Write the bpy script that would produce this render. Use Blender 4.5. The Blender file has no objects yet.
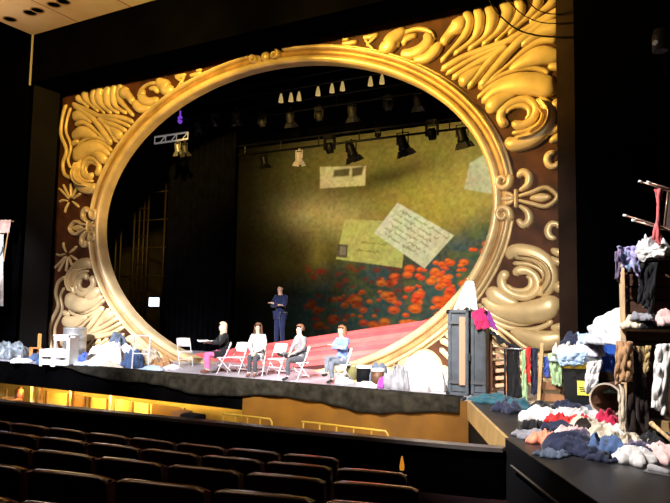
import bpy, bmesh, math, random
from mathutils import Vector, Matrix, noise
import numpy as np

scene = bpy.context.scene
C = scene.collection
R_ = math.radians
rnd = random.Random(7)

# ------------------------------------------------------------------ camera
# world: portal stands in the plane y = 0, x to the right, stage floor z = 0
FPX = 657.3
CAM = Vector((10.68, -15.0, 1.62))
_yaw, _pit, _rol = R_(29.138), R_(5.008), R_(1.014)
_F = Vector((-math.sin(_yaw)*math.cos(_pit), math.cos(_yaw)*math.cos(_pit), math.sin(_pit)))
_R0 = Vector((math.cos(_yaw), math.sin(_yaw), 0))
_U0 = _R0.cross(_F)
_R = math.cos(_rol)*_R0 + math.sin(_rol)*_U0
_U = -math.sin(_rol)*_R0 + math.cos(_rol)*_U0
cd = bpy.data.cameras.new('camera'); cam = bpy.data.objects.new('camera', cd); C.objects.link(cam)
cd.sensor_width = 36; cd.lens = FPX/670*36; cd.clip_end = 200
m = Matrix((_R, _U, -_F)).transposed().to_4x4(); m.translation = CAM; cam.matrix_world = m
scene.camera = cam

# ------------------------------------------------------------------ world, exposure
scene.view_settings.view_transform = 'Standard'; scene.view_settings.look = 'None'
scene.view_settings.gamma = 1; scene.view_settings.use_curve_mapping = False
scene.view_settings.exposure = 0.0
w = bpy.data.worlds.new('world'); scene.world = w; w.use_nodes = True
w.node_tree.nodes['Background'].inputs[0].default_value = (.10, .09, .14, 1)
w.node_tree.nodes['Background'].inputs[1].default_value = 0.012

# ------------------------------------------------------------------ the house's lamps
def spot(name, loc, aim, power, col, size, blend=.6, rad=.15):
    l = bpy.data.lights.new(name, 'SPOT'); l.energy = power; l.color = col
    l.spot_size = R_(size); l.spot_blend = blend; l.shadow_soft_size = rad
    o = bpy.data.objects.new(name, l); C.objects.link(o); o.location = loc
    o.rotation_euler = (Vector(aim)-Vector(loc)).to_track_quat('-Z', 'Y').to_euler()
    return o
def area(name, loc, aim, power, col, sx, sy):
    l = bpy.data.lights.new(name, 'AREA'); l.energy = power; l.color = col
    l.shape = 'RECTANGLE'; l.size = sx; l.size_y = sy
    o = bpy.data.objects.new(name, l); C.objects.link(o); o.location = loc
    o.rotation_euler = (Vector(aim)-Vector(loc)).to_track_quat('-Z', 'Y').to_euler()
    return o
WHITE = (1, .95, .93); WARM = (1, .62, .11); COOL = (.86, .88, 1)
# white work lights of the lighting bridge over the stalls
spot('stage_wash_spot', (8, -16, 9.9), (4.4, -2.2, 0.2), 38000, WHITE, 22, .8, .3)
spot('stage_wash_spot', (4, -16, 9.9), (0.6, -1.6, 0.6), 42000, WHITE, 22, .8, .3)
spot('stage_wash_spot', (-1, -15, 9.9), (-5.2, -2.4, 0.2), 40000, COOL, 26, .8, .3)
spot('apron_spot', (4.0, -11.5, 9.9), (9.4, -4.8, .6), 17000, WHITE, 30, .7, .15)
spot('costume_fill_spot', (-1, -15, 9.9), (-8.9, -1.95, 3.2), 22000, WHITE, 9, .8, .2)  # added spot that only brightens the costume outside the wash
spot('ring_foot_fill_spot', (7, -15, 9.7), (4.6, 0, .9), 15000, WHITE, 17, .9, .3)  # added fill that whitens the right foot of the oval ring
spot('ring_foot_fill_spot', (-1, -15, 9.7), (-4.8, 0, .9), 12000, WHITE, 17, .9, .3)  # added fill for the left foot of the ring
# amber lamps cross-lighting the portal
spot('portal_amber_spot', (-2.5, -9, 8.9), (6.0, 0, 8.2), 19000, WARM, 40, .9, .25)
spot('portal_amber_spot', (4.5, -9, 8.9), (-5.6, 0, 8.4), 14500, WARM, 40, .9, .25)
spot('portal_amber_spot', (2, -10, 8.9), (-.8, 0, 8.9), 5200, WARM, 40, .9, .25)
spot('portal_fill_spot', (9, -18, 7), (5.2, 0, 1.6), 17000, (1, .91, .78), 30, .9, .5)
spot('portal_fill_spot', (2, -18, 7), (-7, 0, 1.6), 6500, (1, .86, .76), 28, .9, .5)
# cornice light washing the ceiling boards
area('cornice_light', (-7.5, -5.5, 8.6), (-7.0, -4.5, 10.5), 110, (1, .66, .36), 3, 1)
# faint house light
area('house_light', (2, -12, 10.2), (2, -11.5, 0), 160, (1, .72, .5), 6, 3)

# ------------------------------------------------------------------ helpers
def ray(u, v): return _F + _R*((u-335)/FPX) - _U*((v-251.5)/FPX)
def PY(u, v, y=0.): d = ray(u, v); return CAM + d*((y-CAM.y)/d.y)
def PZ(u, v, z=0.): d = ray(u, v); return CAM + d*((z-CAM.z)/d.z)
def PX(u, v, x): d = ray(u, v); return CAM + d*((x-CAM.x)/d.x)

MATS = {}
def mat(name, col, rough=.6, metal=0., spec=.4, var=0., scale=6., bump=0., bscale=None, col2=None, emit=None, estr=0., sheen=0., coat=0., wave=None):
    if name in MATS: return MATS[name]
    M = bpy.data.materials.new(name); M.use_nodes = True; MATS[name] = M
    nt = M.node_tree; b = nt.nodes['Principled BSDF']
    c4 = tuple(col)+(1,)
    b.inputs['Base Color'].default_value = c4; b.inputs['Roughness'].default_value = rough
    b.inputs['Metallic'].default_value = metal; b.inputs['Specular IOR Level'].default_value = spec
    if coat: b.inputs['Coat Weight'].default_value = coat; b.inputs['Coat Roughness'].default_value = .15
    if sheen: b.inputs['Sheen Weight'].default_value = sheen
    if emit: b.inputs['Emission Color'].default_value = tuple(emit)+(1,); b.inputs['Emission Strength'].default_value = estr
    tc = nt.nodes.new('ShaderNodeTexCoord')
    if var or col2:
        n = nt.nodes.new('ShaderNodeTexNoise'); n.inputs['Scale'].default_value = scale; n.inputs['Detail'].default_value = 5
        r = nt.nodes.new('ShaderNodeValToRGB')
        if col2 is None:
            ca = tuple(max(0, x*(1-var)) for x in col)+(1,); cb = tuple(min(1, x*(1+var)) for x in col)+(1,)
        else: ca, cb = c4, tuple(col2)+(1,)
        r.color_ramp.elements[0].position = .35; r.color_ramp.elements[1].position = .68
        r.color_ramp.elements[0].color = ca; r.color_ramp.elements[1].color = cb
        if wave:
            mp = nt.nodes.new('ShaderNodeMapping'); mp.inputs['Scale'].default_value = wave
            nt.links.new(tc.outputs['Object'], mp.inputs[0]); nt.links.new(mp.outputs[0], n.inputs['Vector'])
        else: nt.links.new(tc.outputs['Object'], n.inputs['Vector'])
        nt.links.new(n.outputs['Fac'], r.inputs[0]); nt.links.new(r.outputs[0], b.inputs['Base Color'])
    if bump:
        n2 = nt.nodes.new('ShaderNodeTexNoise'); n2.inputs['Scale'].default_value = bscale or scale*4; n2.inputs['Detail'].default_value = 4
        bp = nt.nodes.new('ShaderNodeBump'); bp.inputs['Strength'].default_value = bump; bp.inputs['Distance'].default_value = .03
        nt.links.new(tc.outputs['Object'], n2.inputs['Vector']); nt.links.new(n2.outputs['Fac'], bp.inputs['Height']); nt.links.new(bp.outputs[0], b.inputs['Normal'])
    return M
def cloth(name, col, **k): return mat('cloth_'+name, col, .85, 0, .15, var=.22, scale=9, bump=.25, bscale=60, sheen=.15, **k)

gold = mat('gilded_plaster', (.60, .45, .235), .36, .18, .5, var=.22, scale=1.6, bump=.08, bscale=9)
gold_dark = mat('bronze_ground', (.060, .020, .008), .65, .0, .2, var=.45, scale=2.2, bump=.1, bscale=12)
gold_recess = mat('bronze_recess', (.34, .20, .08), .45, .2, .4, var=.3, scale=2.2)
black = mat('black_paint', (.003, .003, .004), .8, 0, .1)
blackcloth = mat('black_serge', (.0035, .0035, .005), 1, 0, .0, var=.3, scale=3)
darkmetal = mat('black_metal', (.015, .015, .018), .45, .6, .5)
steel = mat('grey_steel', (.42, .42, .44), .35, .9, .5)
chrome = mat('chrome_tube', (.65, .65, .68), .22, 1., .5)
whitepaint = mat('white_paint', (.78, .77, .74), .5, 0, .4, var=.06, scale=5)
woodlight = mat('pale_timber', (.46, .31, .15), .6, 0, .3, var=.3, scale=3, wave=(8, 8, 1))
woodorange = mat('orange_timber', (.62, .24, .07), .55, 0, .3, var=.25, scale=4, wave=(8, 8, 1))
wooddark = mat('dark_timber', (.085, .036, .016), .55, 0, .35, var=.4, scale=4, wave=(1.5, 6, 9))

def link(o, parent=None):
    C.objects.link(o)
    if parent is not None: o.parent = parent
    return o
def tag(o, label=None, cat=None, group=None, kind=None):
    if label: o['label'] = label
    if cat: o['category'] = cat
    if group: o['group'] = group
    if kind: o['kind'] = kind
    return o
def empty(name, loc=(0, 0, 0), rz=0, label=None, cat=None, group=None, rot=None):
    o = bpy.data.objects.new(name, None); o.empty_display_size = .2; C.objects.link(o); o.location = loc
    o.rotation_euler = rot if rot else (0, 0, rz)
    return tag(o, label, cat, group)
def mesh_from(name, V, Fc, mt, smooth=False):
    me = bpy.data.meshes.new(name); me.from_pydata([tuple(v) for v in V], [], Fc); me.update()
    me.materials.append(mt)
    if smooth: me.polygons.foreach_set('use_smooth', [True]*len(me.polygons))
    return me
def mobj(name, V, Fc, mt, parent=None, smooth=False, loc=None, rz=None):
    o = bpy.data.objects.new(name, mesh_from(name, V, Fc, mt, smooth))
    if loc is not None: o.location = loc
    if rz is not None: o.rotation_euler = (0, 0, rz)
    return link(o, parent)
def inst(o, parent=None, loc=None):
    c = o.copy(); link(c, parent)
    if loc is not None: c.location = loc
    return c
def copy_tree(o, parent=None):
    c = o.copy(); C.objects.link(c)
    if parent is not None: c.parent = parent
    for ch in list(o.children): copy_tree(ch, c)
    return c

class MB:
    def __init__(s): s.V = []; s.F = []
    def add(s, V, Fc):
        n = len(s.V); s.V += [Vector(v) for v in V]; s.F += [tuple(i+n for i in f) for f in Fc]; return s
    def box(s, c, d, M=None, bev=0.):
        c = Vector(c); hx, hy, hz = d[0]/2, d[1]/2, d[2]/2
        if bev <= 0:
            V = [(x, y, z) for x in (-hx, hx) for y in (-hy, hy) for z in (-hz, hz)]
            Fc = [(0, 1, 3, 2), (4, 6, 7, 5), (0, 4, 5, 1), (2, 3, 7, 6), (0, 2, 6, 4), (1, 5, 7, 3)]
        else:
            b = bmesh.new(); bmesh.ops.create_cube(b, size=1)
            for v in b.verts: v.co = Vector((v.co.x*2*hx, v.co.y*2*hy, v.co.z*2*hz))
            bmesh.ops.bevel(b, geom=b.edges[:], offset=min(bev, hx*.9, hy*.9, hz*.9), segments=2, affect='EDGES')
            b.verts.index_update(); V = [v.co.copy() for v in b.verts]; Fc = [tuple(v.index for v in f.verts) for f in b.faces]; b.free()
        V = [Vector(v) for v in V]
        if M is not None: V = [M @ v for v in V]
        return s.add([v+c for v in V], Fc)
    def tube(s, pts, r, n=8, cap=True):
        P = [Vector(p) for p in pts]; rr = r if isinstance(r, (list, tuple)) else [r]*len(P)
        V = []; Fc = []
        up = Vector((0, 0, 1))
        for i, p in enumerate(P):
            t = (P[min(i+1, len(P)-1)]-P[max(i-1, 0)])
            t = t.normalized() if t.length > 1e-9 else Vector((0, 0, 1))
            a = up if abs(t.dot(up)) < .95 else Vector((1, 0, 0))
            e1 = t.cross(a).normalized(); e2 = t.cross(e1)
            for k in range(n):
                an = 2*math.pi*k/n; V.append(p + (e1*math.cos(an)+e2*math.sin(an))*rr[i])
        for i in range(len(P)-1):
            for k in range(n):
                a = i*n+k; b = i*n+(k+1) % n; Fc.append((a, b, b+n, a+n))
        if cap: Fc.append(tuple(range(n-1, -1, -1))); Fc.append(tuple((len(P)-1)*n+k for k in range(n)))
        return s.add(V, Fc)
    def lathe(s, prof, n=20, c=(0, 0, 0), M=None, ring=False):
        if ring: prof = list(prof)+[prof[0]]
        V = []; Fc = []
        for r, z in prof:
            for k in range(n):
                a = 2*math.pi*k/n; V.append(Vector((r*math.cos(a), r*math.sin(a), z)))
        for i in range(len(prof)-1):
            for k in range(n):
                a = i*n+k; b = i*n+(k+1) % n; Fc.append((a, b, b+n, a+n))
        if not ring and prof[0][0] > 1e-6: Fc.append(tuple(range(n-1, -1, -1)))
        if not ring and prof[-1][0] > 1e-6: Fc.append(tuple((len(prof)-1)*n+k for k in range(n)))
        if M is not None: V = [M @ v for v in V]
        return s.add([v+Vector(c) for v in V], Fc)
    def ball(s, c, r, n=10, sc=(1, 1, 1)):
        pr = [(max(1e-7, math.sin(math.pi*i/6))*r, -math.cos(math.pi*i/6)*r) for i in range(7)]
        return s.lathe(pr, n, c, Matrix.Diagonal(Vector(sc)).to_3x3())
    def obj(s, name, mt, parent=None, smooth=False, loc=None, rz=None): return mobj(name, s.V, s.F, mt, parent, smooth, loc, rz)
def crom(P, seg=5):
    P = [Vector(p) for p in P]; out = []
    for i in range(len(P)-1):
        p0 = P[max(i-1, 0)]; p1 = P[i]; p2 = P[i+1]; p3 = P[min(i+2, len(P)-1)]
        for k in range(seg):
            t = k/seg
            out.append(.5*((2*p1)+(p2-p0)*t+(2*p0-5*p1+4*p2-p3)*t*t+(3*p1-p0-3*p2+p3)*t**3))
    out.append(P[-1]); return out

#SECTION structure
# ================================================================== the setting
def box_struct(name, lo, hi, mt, parent=None, kind='structure'):
    lo = Vector(lo); hi = Vector(hi)
    o = MB().box((lo+hi)/2, hi-lo).obj(name, mt, parent)
    if kind: o['kind'] = kind
    return o
def prism(name, poly, z0, z1, mt, parent=None):
    n = len(poly); V = [(x, y, z0) for x, y in poly]+[(x, y, z1) for x, y in poly]
    Fc = [tuple(range(n-1, -1, -1)), tuple(range(n, 2*n))]+[(i, (i+1) % n, n+(i+1) % n, n+i) for i in range(n)]
    return mobj(name, V, Fc, mt, parent)

ZC = 4.235; EA = 6.92; EB = 4.66; EBL = 4.80            # oval of the portal: centre height, outer half axes
ZTOP = 8.86
stage_mat = mat('stage_floor_grey', (.34, .32, .37), .35, 0, .5, var=.18, scale=1.2, bump=.05, bscale=30)
apron_mat = mat('apron_black_boards', (.013, .013, .014), .38, 0, .5, var=.5, scale=2.5, bump=.06, bscale=30)
prism_floor = prism('floor', [(-15, -3.2), (6.85, -3.2), (8.4, -3.2), (14, -3.2), (14, 12), (-15, 12)], -.06, 0, stage_mat); tag(prism_floor, kind='structure')
APRON = [(6.92, -3.2), (8.46, -6.42), (9.95, -8.95), (11.3, -11.5), (14, -11.5), (14, -3.2)]
ap = prism('floor_apron', APRON, -.06, .003, apron_mat); tag(ap, kind='structure')
# apron side boards: a pale lip above the pit, black in front of the stalls
def wall_strip(name, a, b, z0, z1, th, mt, kind='structure'):
    a = Vector((a[0], a[1])); b = Vector((b[0], b[1])); t = (b-a).normalized(); n = Vector((-t.y, t.x))*th
    return tag(prism(name, [tuple(a), tuple(b), tuple(b+n), tuple(a+n)], z0, z1, mt), kind=kind)
lipm = mat('pale_ply_edge', (.36, .24, .10), .5, 0, .3, var=.15, scale=4)
wall_strip('trim_1', (6.90, -3.20), (8.42, -6.36), -.32, .01, .05, lipm)
wall_strip('wall_pit_side', (6.94, -3.20), (8.46, -6.36), -1.9, -.32, .05, black)
wall_strip('wall_apron_front', (8.44, -6.42), (9.95, -8.98), -1.6, -.003, .06, black)
wall_strip('wall_apron_house', (9.95, -8.98), (11.3, -11.52), -1.6, -.003, .06, black)
MB().tube([(8.62, -6.85, -.22), (9.93, -9.06, -.22)], .012, 6).obj('trim_2', mat('worn_edge', (.12, .10, .08), .4), None)['kind'] = 'structure'

# pit: overhanging stage edge, lit ply wall, floor
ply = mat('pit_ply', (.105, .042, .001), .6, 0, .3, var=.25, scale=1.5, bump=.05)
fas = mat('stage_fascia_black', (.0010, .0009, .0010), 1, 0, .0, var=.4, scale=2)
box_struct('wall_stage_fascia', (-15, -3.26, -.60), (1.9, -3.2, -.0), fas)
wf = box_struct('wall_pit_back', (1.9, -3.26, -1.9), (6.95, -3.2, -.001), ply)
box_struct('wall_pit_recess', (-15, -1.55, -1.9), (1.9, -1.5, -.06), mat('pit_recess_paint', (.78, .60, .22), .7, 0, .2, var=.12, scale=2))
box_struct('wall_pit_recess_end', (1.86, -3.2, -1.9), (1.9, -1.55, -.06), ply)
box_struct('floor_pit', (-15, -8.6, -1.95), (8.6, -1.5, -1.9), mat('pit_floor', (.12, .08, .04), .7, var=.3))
# low black step board on the stage edge
st = box_struct('trim_3', (-1.35, -3.27, .0), (6.85, -3.05, .05), mat('edge_board', (.03, .028, .03), .6, var=.3))

# pit rail: curved wall towards the stalls
RAIL = [(-9.5, -8.3), (-5.0, -7.92), (-2.2, -7.66), (-.3, -7.48), (2.41, -7.21), (4.66, -6.98), (6.38, -6.76), (7.88, -6.55), (8.43, -6.42)]
RAILC = [Vector((p.x, p.y, 0)) for p in crom([Vector((x, y, 0)) for x, y in RAIL], 4)]
def rail_wall(name, z0, z1, y0, y1, mt):
    V = []; Fc = []
    for p in RAILC: V += [(p.x, p.y+y0, z0), (p.x, p.y+y1, z0), (p.x, p.y+y1, z1), (p.x, p.y+y0, z1)]
    for i in range(len(RAILC)-1):
        a = 4*i
        for k in range(4): Fc.append((a+k, a+(k+1) % 4, a+4+(k+1) % 4, a+4+k))
    Fc.append((3, 2, 1, 0)); n = 4*(len(RAILC)-1); Fc.append((n, n+1, n+2, n+3))
    o = mobj(name, V, Fc, mt); o['kind'] = 'structure'; return o
rail_wall('wall_pit_rail', -1.9, -.15, -.06, .06, mat('rail_wall', (.001, .0008, .0008), 1, 0, 0, var=.3))
rail_wall('trim_4', -.15, -.10, -.10, .09, mat('rail_cap', (.10, .085, .08), .3, 0, .5, var=.2, scale=2))

# stalls floor: stepped rows (built with the seats' curve)
SE = dict(o=(1.274, -10.124), z=.31, th=-.063, dn=.913, dz=.136, k=.02, p=.55, ph=(2.673, 4.216, 5.225, 6.223, 7.159))
def row_pt(k, s, off=0.):
    th = SE['th']; n = Vector((math.sin(th), -math.cos(th), 0)); e = Vector((math.cos(th), math.sin(th), 0))
    P = Vector((SE['o'][0], SE['o'][1], 0)) + n*(SE['dn']*k+off) + e*s - n*(SE['k']*s*s)
    P.z = SE['z']+SE['dz']*k-.92
    tg = e - n*(2*SE['k']*s)
    return P, math.atan2(tg.y, tg.x)
carpet = mat('stalls_carpet', (.010, .003, .004), .95, 0, .1, var=.4, scale=5)
for k in range(-1, 8):
    V = []; Fc = []
    S = [-7+i*1.0 for i in range(20)]
    z = SE['z']+SE['dz']*k-.92
    for s_ in S:
        a, _ = row_pt(k, s_, -.55 if k > -1 else -3.0); b, _ = row_pt(k, s_, SE['dn']-.55)
        V += [(a.x, a.y, z), (b.x, b.y, z), (a.x, a.y, z-.5)]
    for i in range(len(S)-1):
        a = 3*i; Fc += [(a, a+1, a+4, a+3), (a, a+3, a+5, a+2)]
    o = mobj('floor_stalls', V, Fc, carpet); o['kind'] = 'structure'

# proscenium: header, jambs, side walls, ceiling
cz = PY(33, 35, -1.5); hz = PY(33, 85, -1.5)
hblack = mat('header_black', (.0010, .0009, .0014), 1.0, 0, .0, var=.3, scale=.7)
XL = cz.x
box_struct('wall_header', (XL, -1.5, ZTOP), (15, -.34, cz.z), hblack)
jm = mat('jamb_grey', (.004, .0035, .0035), .8, 0, .1, var=.3, scale=1.2)
box_struct('wall_jamb_left', (XL-.25, -1.48, 0), (XL, -.34, cz.z), jm)
MB().tube([(XL+.02, -1.52, hz.z), (XL+.02, -1.52, cz.z)], .035, 6).obj('trim_5', mat('corner_bead', (.30, .26, .20), .5))['kind'] = 'structure'
box_struct('wall_left', (-15, -1.5, -1.9), (XL-.0, -1.35, 14), hblack)
box_struct('wall_house_left', (-15, -25, -2), (-14.8, -1.5, 14), hblack)
# right: brown pilaster then black side drape wall
c1 = PY(558, 200, -1.2).x; c2 = PY(578.5, 200, -1.2).x
box_struct('wall_pilaster_right', (c1, -1.2, 0), (c2, -.3, ZTOP+.02), mat('pilaster_brown', (.022, .012, .008), .8, 0, .1, var=.4, scale=1.1))
box_struct('wall_right', (c2, -1.5, 0), (15, -1.3, 14), hblack)
box_struct('wall_house_right', (13.6, -24, -2), (13.8, -1.5, 14), mat('house_wall_blue', (.006, .007, .011), .8, 0, .2, var=.2, scale=1))
# ceiling reflector with round lamp holes
cm = mat('ceiling_ply', (.60, .42, .22), .6, 0, .3, col2=(.70, .56, .36), scale=.55)
ceil = box_struct('ceiling', (XL-.02, -24, cz.z), (15, -1.5, cz.z+.25), cm)
hole = mat('lamp_hole_black', (.002, .002, .002), .9, 0, .0)
ho = None
for (u, v) in ((10, 19), (30, 12.5), (37.5, 10), (54, 4.5), (63.5, 1.5), (80, -5), (90, -8)):
    p = PZ(u, v, cz.z-.002)
    if ho is None:
        ho = MB().lathe([(.17, -.015), (.205, -.02), (.21, 0.0), (.17, .0)], 24, ring=True).obj('lamp_hole', mat('hole_ring', (.25, .16, .08), .5), ceil, loc=p)
        hi_ = MB().lathe([(1e-6, -.004), (.172, -.004)], 24).obj('hole_opening', hole, ho)
    else: copy_tree(ho, ceil).location = p
# seams between the ceiling panels: shallow battens
for k in range(4):
    x = XL+2.2+k*2.3
    bt = MB().box((x, -8, cz.z-.004), (.02, 13, .012)).obj('panel_joint', mat('joint_brown', (.20, .09, .03), .7), ceil)
    bt.rotation_euler = (0, 0, 0)
for y in (-3.6, -6.2, -8.8):
    MB().box((0, y, cz.z-.004), (17, .02, .012)).obj('panel_joint', MATS['joint_brown'], ceil)

#SECTION portal
# ================================================================== gilded portal
portal = empty('stage_portal', (0, 0, 0), 0, 'huge gilded portal with oval opening and carved scroll leaves', 'stage portal')
PXL, PXR = -8.75, 8.85
def portal_panel():
    N = 160; V = []; Fc = []
    x0, x1, z0, z1 = PXL, PXR, -.6, ZTOP+.3
    a, b = EA-.37, EB-.37
    def rect(an):
        dx, dz = math.cos(an), math.sin(an); cx, czz = 0, ZC
        t = 1e9
        if dx > 1e-9: t = min(t, (x1-cx)/dx)
        if dx < -1e-9: t = min(t, (x0-cx)/dx)
        if dz > 1e-9: t = min(t, (z1-czz)/dz)
        if dz < -1e-9: t = min(t, (z0-czz)/dz)
        return cx+dx*t, czz+dz*t
    angs = sorted([2*math.pi*i/N for i in range(N)]+[math.atan2(z-ZC, x) % (2*math.pi) for x in (x0, x1) for z in (z0, z1)])
    n = len(angs)
    for y in (0., .22):
        for an in angs:
            t = math.atan2(math.sin(an)/b, math.cos(an)/a); V.append((a*math.cos(t), y, ZC+(b if math.sin(t) >= 0 else b+EBL-EB)*math.sin(t)))
        for an in angs:
            x, z = rect(an); V.append((x, y, z))
    for i in range(n):
        j = (i+1) % n
        Fc += [(i, j, n+j, n+i), (2*n+i, 3*n+i, 3*n+j, 2*n+j), (i, 2*n+i, 2*n+j, j), (n+i, n+j, 3*n+j, 3*n+i)]
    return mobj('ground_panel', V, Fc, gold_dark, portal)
portal_panel()

def ell(t, off):
    eb = EB if math.sin(t) >= 0 else EBL
    x, z = EA*math.cos(t), eb*math.sin(t)
    nx, nz = math.cos(t)/EA, math.sin(t)/eb; l = math.hypot(nx, nz)
    return Vector((x+off*nx/l, 0, ZC+z+off*nz/l)), Vector((nx/l, 0, nz/l))
def ring_band(name, t0, t1, prof, mt, n=200, closed=False):
    """prof: list of (offset outward, y)"""
    V = []; Fc = []; k = len(prof); ts = [t0+(t1-t0)*i/n for i in range(n+1)]
    ts = [t for t in ts if ell(t, 0)[0].z > -.35] if not closed else ts
    for t in ts:
        for off, y in prof:
            p, _ = ell(t, off); V.append((p.x, y, max(p.z, -.05)))
    for i in range(len(ts)-1):
        for q in range(k-1):
            a = i*k+q; Fc.append((a, a+k, a+k+1, a+1))
    if not closed:
        Fc.append(tuple(range(k))); e = (len(ts)-1)*k; Fc.append(tuple(e+q for q in reversed(range(k))))
    return mobj(name, V, Fc, mt, portal, True)
def halfround(o0, o1, h, base=0., n=8, lip=.0):
    out = []
    for i in range(n+1):
        a = math.pi*i/n; out.append((o0+(o1-o0)*(.5-.5*math.cos(a)), base-h*math.sin(a)**.8))
    return out
T2 = 2*math.pi
ring_band('inner_moulding', 0, T2, [(-.42, .24)]+halfround(-.42, -.22, .15, .0, 10)+[(-.215, .0)], gold, 260, True)
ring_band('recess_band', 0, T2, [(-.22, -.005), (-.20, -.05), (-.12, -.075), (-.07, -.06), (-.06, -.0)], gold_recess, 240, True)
op = [(-.07, .0)]+halfround(-.07, .05, .18, .0, 10)+[(.052, -.04), (.09, -.04), (.10, .0)]
g = .105; gt = .085
for a, b in ((g, math.pi/2-gt), (math.pi/2+gt, math.pi-g), (math.pi+g, 1.5*math.pi), (1.5*math.pi, T2-g)):
    ring_band('outer_moulding', a, b, op, gold, 90)

def stroke(name, pts, hws, h=None, mt=None, seg=5, round_ends=True, nc=8, base=0.01, closed=False, parent=portal):
    """pts: (x, z) metres in the portal plane; hws: half widths; a bulging tapered strap"""
    if closed: pts = list(pts)+[pts[0]]; hws = list(hws)+[hws[0]]
    P = crom([Vector((p[0], w_, p[1])) for p, w_ in zip(pts, hws)], seg)
    W = [max(.012, p.y) for p in P]; P = [Vector((p.x, 0, p.z)) for p in P]
    n = len(P); V = []; Fc = []
    # arc-length end rounding
    L = [0]
    for i in range(1, n): L.append(L[-1]+(P[i]-P[i-1]).length)
    for i in range(n):
        t = (P[min(i+1, n-1)]-P[max(i-1, 0)])
        if closed and i in (0, n-1): t = P[1]-P[n-2]
        t = t.normalized() if t.length > 1e-9 else Vector((1, 0, 0)); nn = Vector((-t.z, 0, t.x))
        wi = W[i]; e = 1.
        if round_ends and not closed:
            d = min(L[i], L[-1]-L[i]); r = W[i]
            if d < r: e = math.sqrt(max(.03, 1-(1-d/max(r, 1e-6))**2))
        wi *= e; hi = (h if h else min(.62*W[i]+.05, .24))*e
        for q in range(nc+1):
            a = math.pi*q/nc
            V.append(P[i] + nn*(-math.cos(a)*wi) + Vector((0, base-hi*math.sin(a)**.55, 0)))
    k = nc+1
    for i in range(n-1):
        for q in range(nc): a = i*k+q; Fc.append((a, a+1, a+k+1, a+k))
    if not closed: Fc.append(tuple(reversed(range(k)))); Fc.append(tuple((n-1)*k+q for q in range(k)))
    return V, Fc
def px_stroke(pp, hw):
    """traced points (photo frame) -> metres on the portal plane"""
    out = []; ws = []
    if not isinstance(hw, (list, tuple)): hw = [hw]*len(pp)
    if len(hw) != len(pp): hw = [hw[min(len(hw)-1, int(i*len(hw)/len(pp)))] for i in range(len(pp))]
    for (u, v), h in zip(pp, hw):
        p = PY(u, v, -.06); q = PY(u, v+1, -.06); out.append((p.x, p.z)); ws.append(h*(p-q).length*1.30)
    return out, ws
def quad(name, pp, hw, quads='all', h=None, mt=gold, metres=False, closed=False, seg=5):
    pts, ws = (pp, hw) if metres else px_stroke(pp, hw)
    pts = [(p[0], p[1]-ZC) for p in pts]
    sgn = 1 if sum(p[0] for p in pts) > 0 else -1
    Q = {'all': ((1, 1), (-1, 1), (1, -1), (-1, -1)), 'both': ((1, 1), (1, -1)), 'lr': ((1, 1), (-1, 1)), 'one': ((1, 1),)}[quads]
    for sx, sz in Q:
        V, Fc = stroke(name, [(p[0]*sx, ZC+p[1]*sz) for p in pts], ws, h, seg=seg, closed=closed)
        keep = [v.z > -.05 for v in V]
        if not any(keep): continue
        for v in V: v.z = max(v.z, -.04)
        Fc = [f for f in Fc if any(keep[i] for i in f)]
        if sx*sz < 0: Fc = [tuple(reversed(f)) for f in Fc]
        mobj(name, V, Fc, mt, portal, True)
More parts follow.
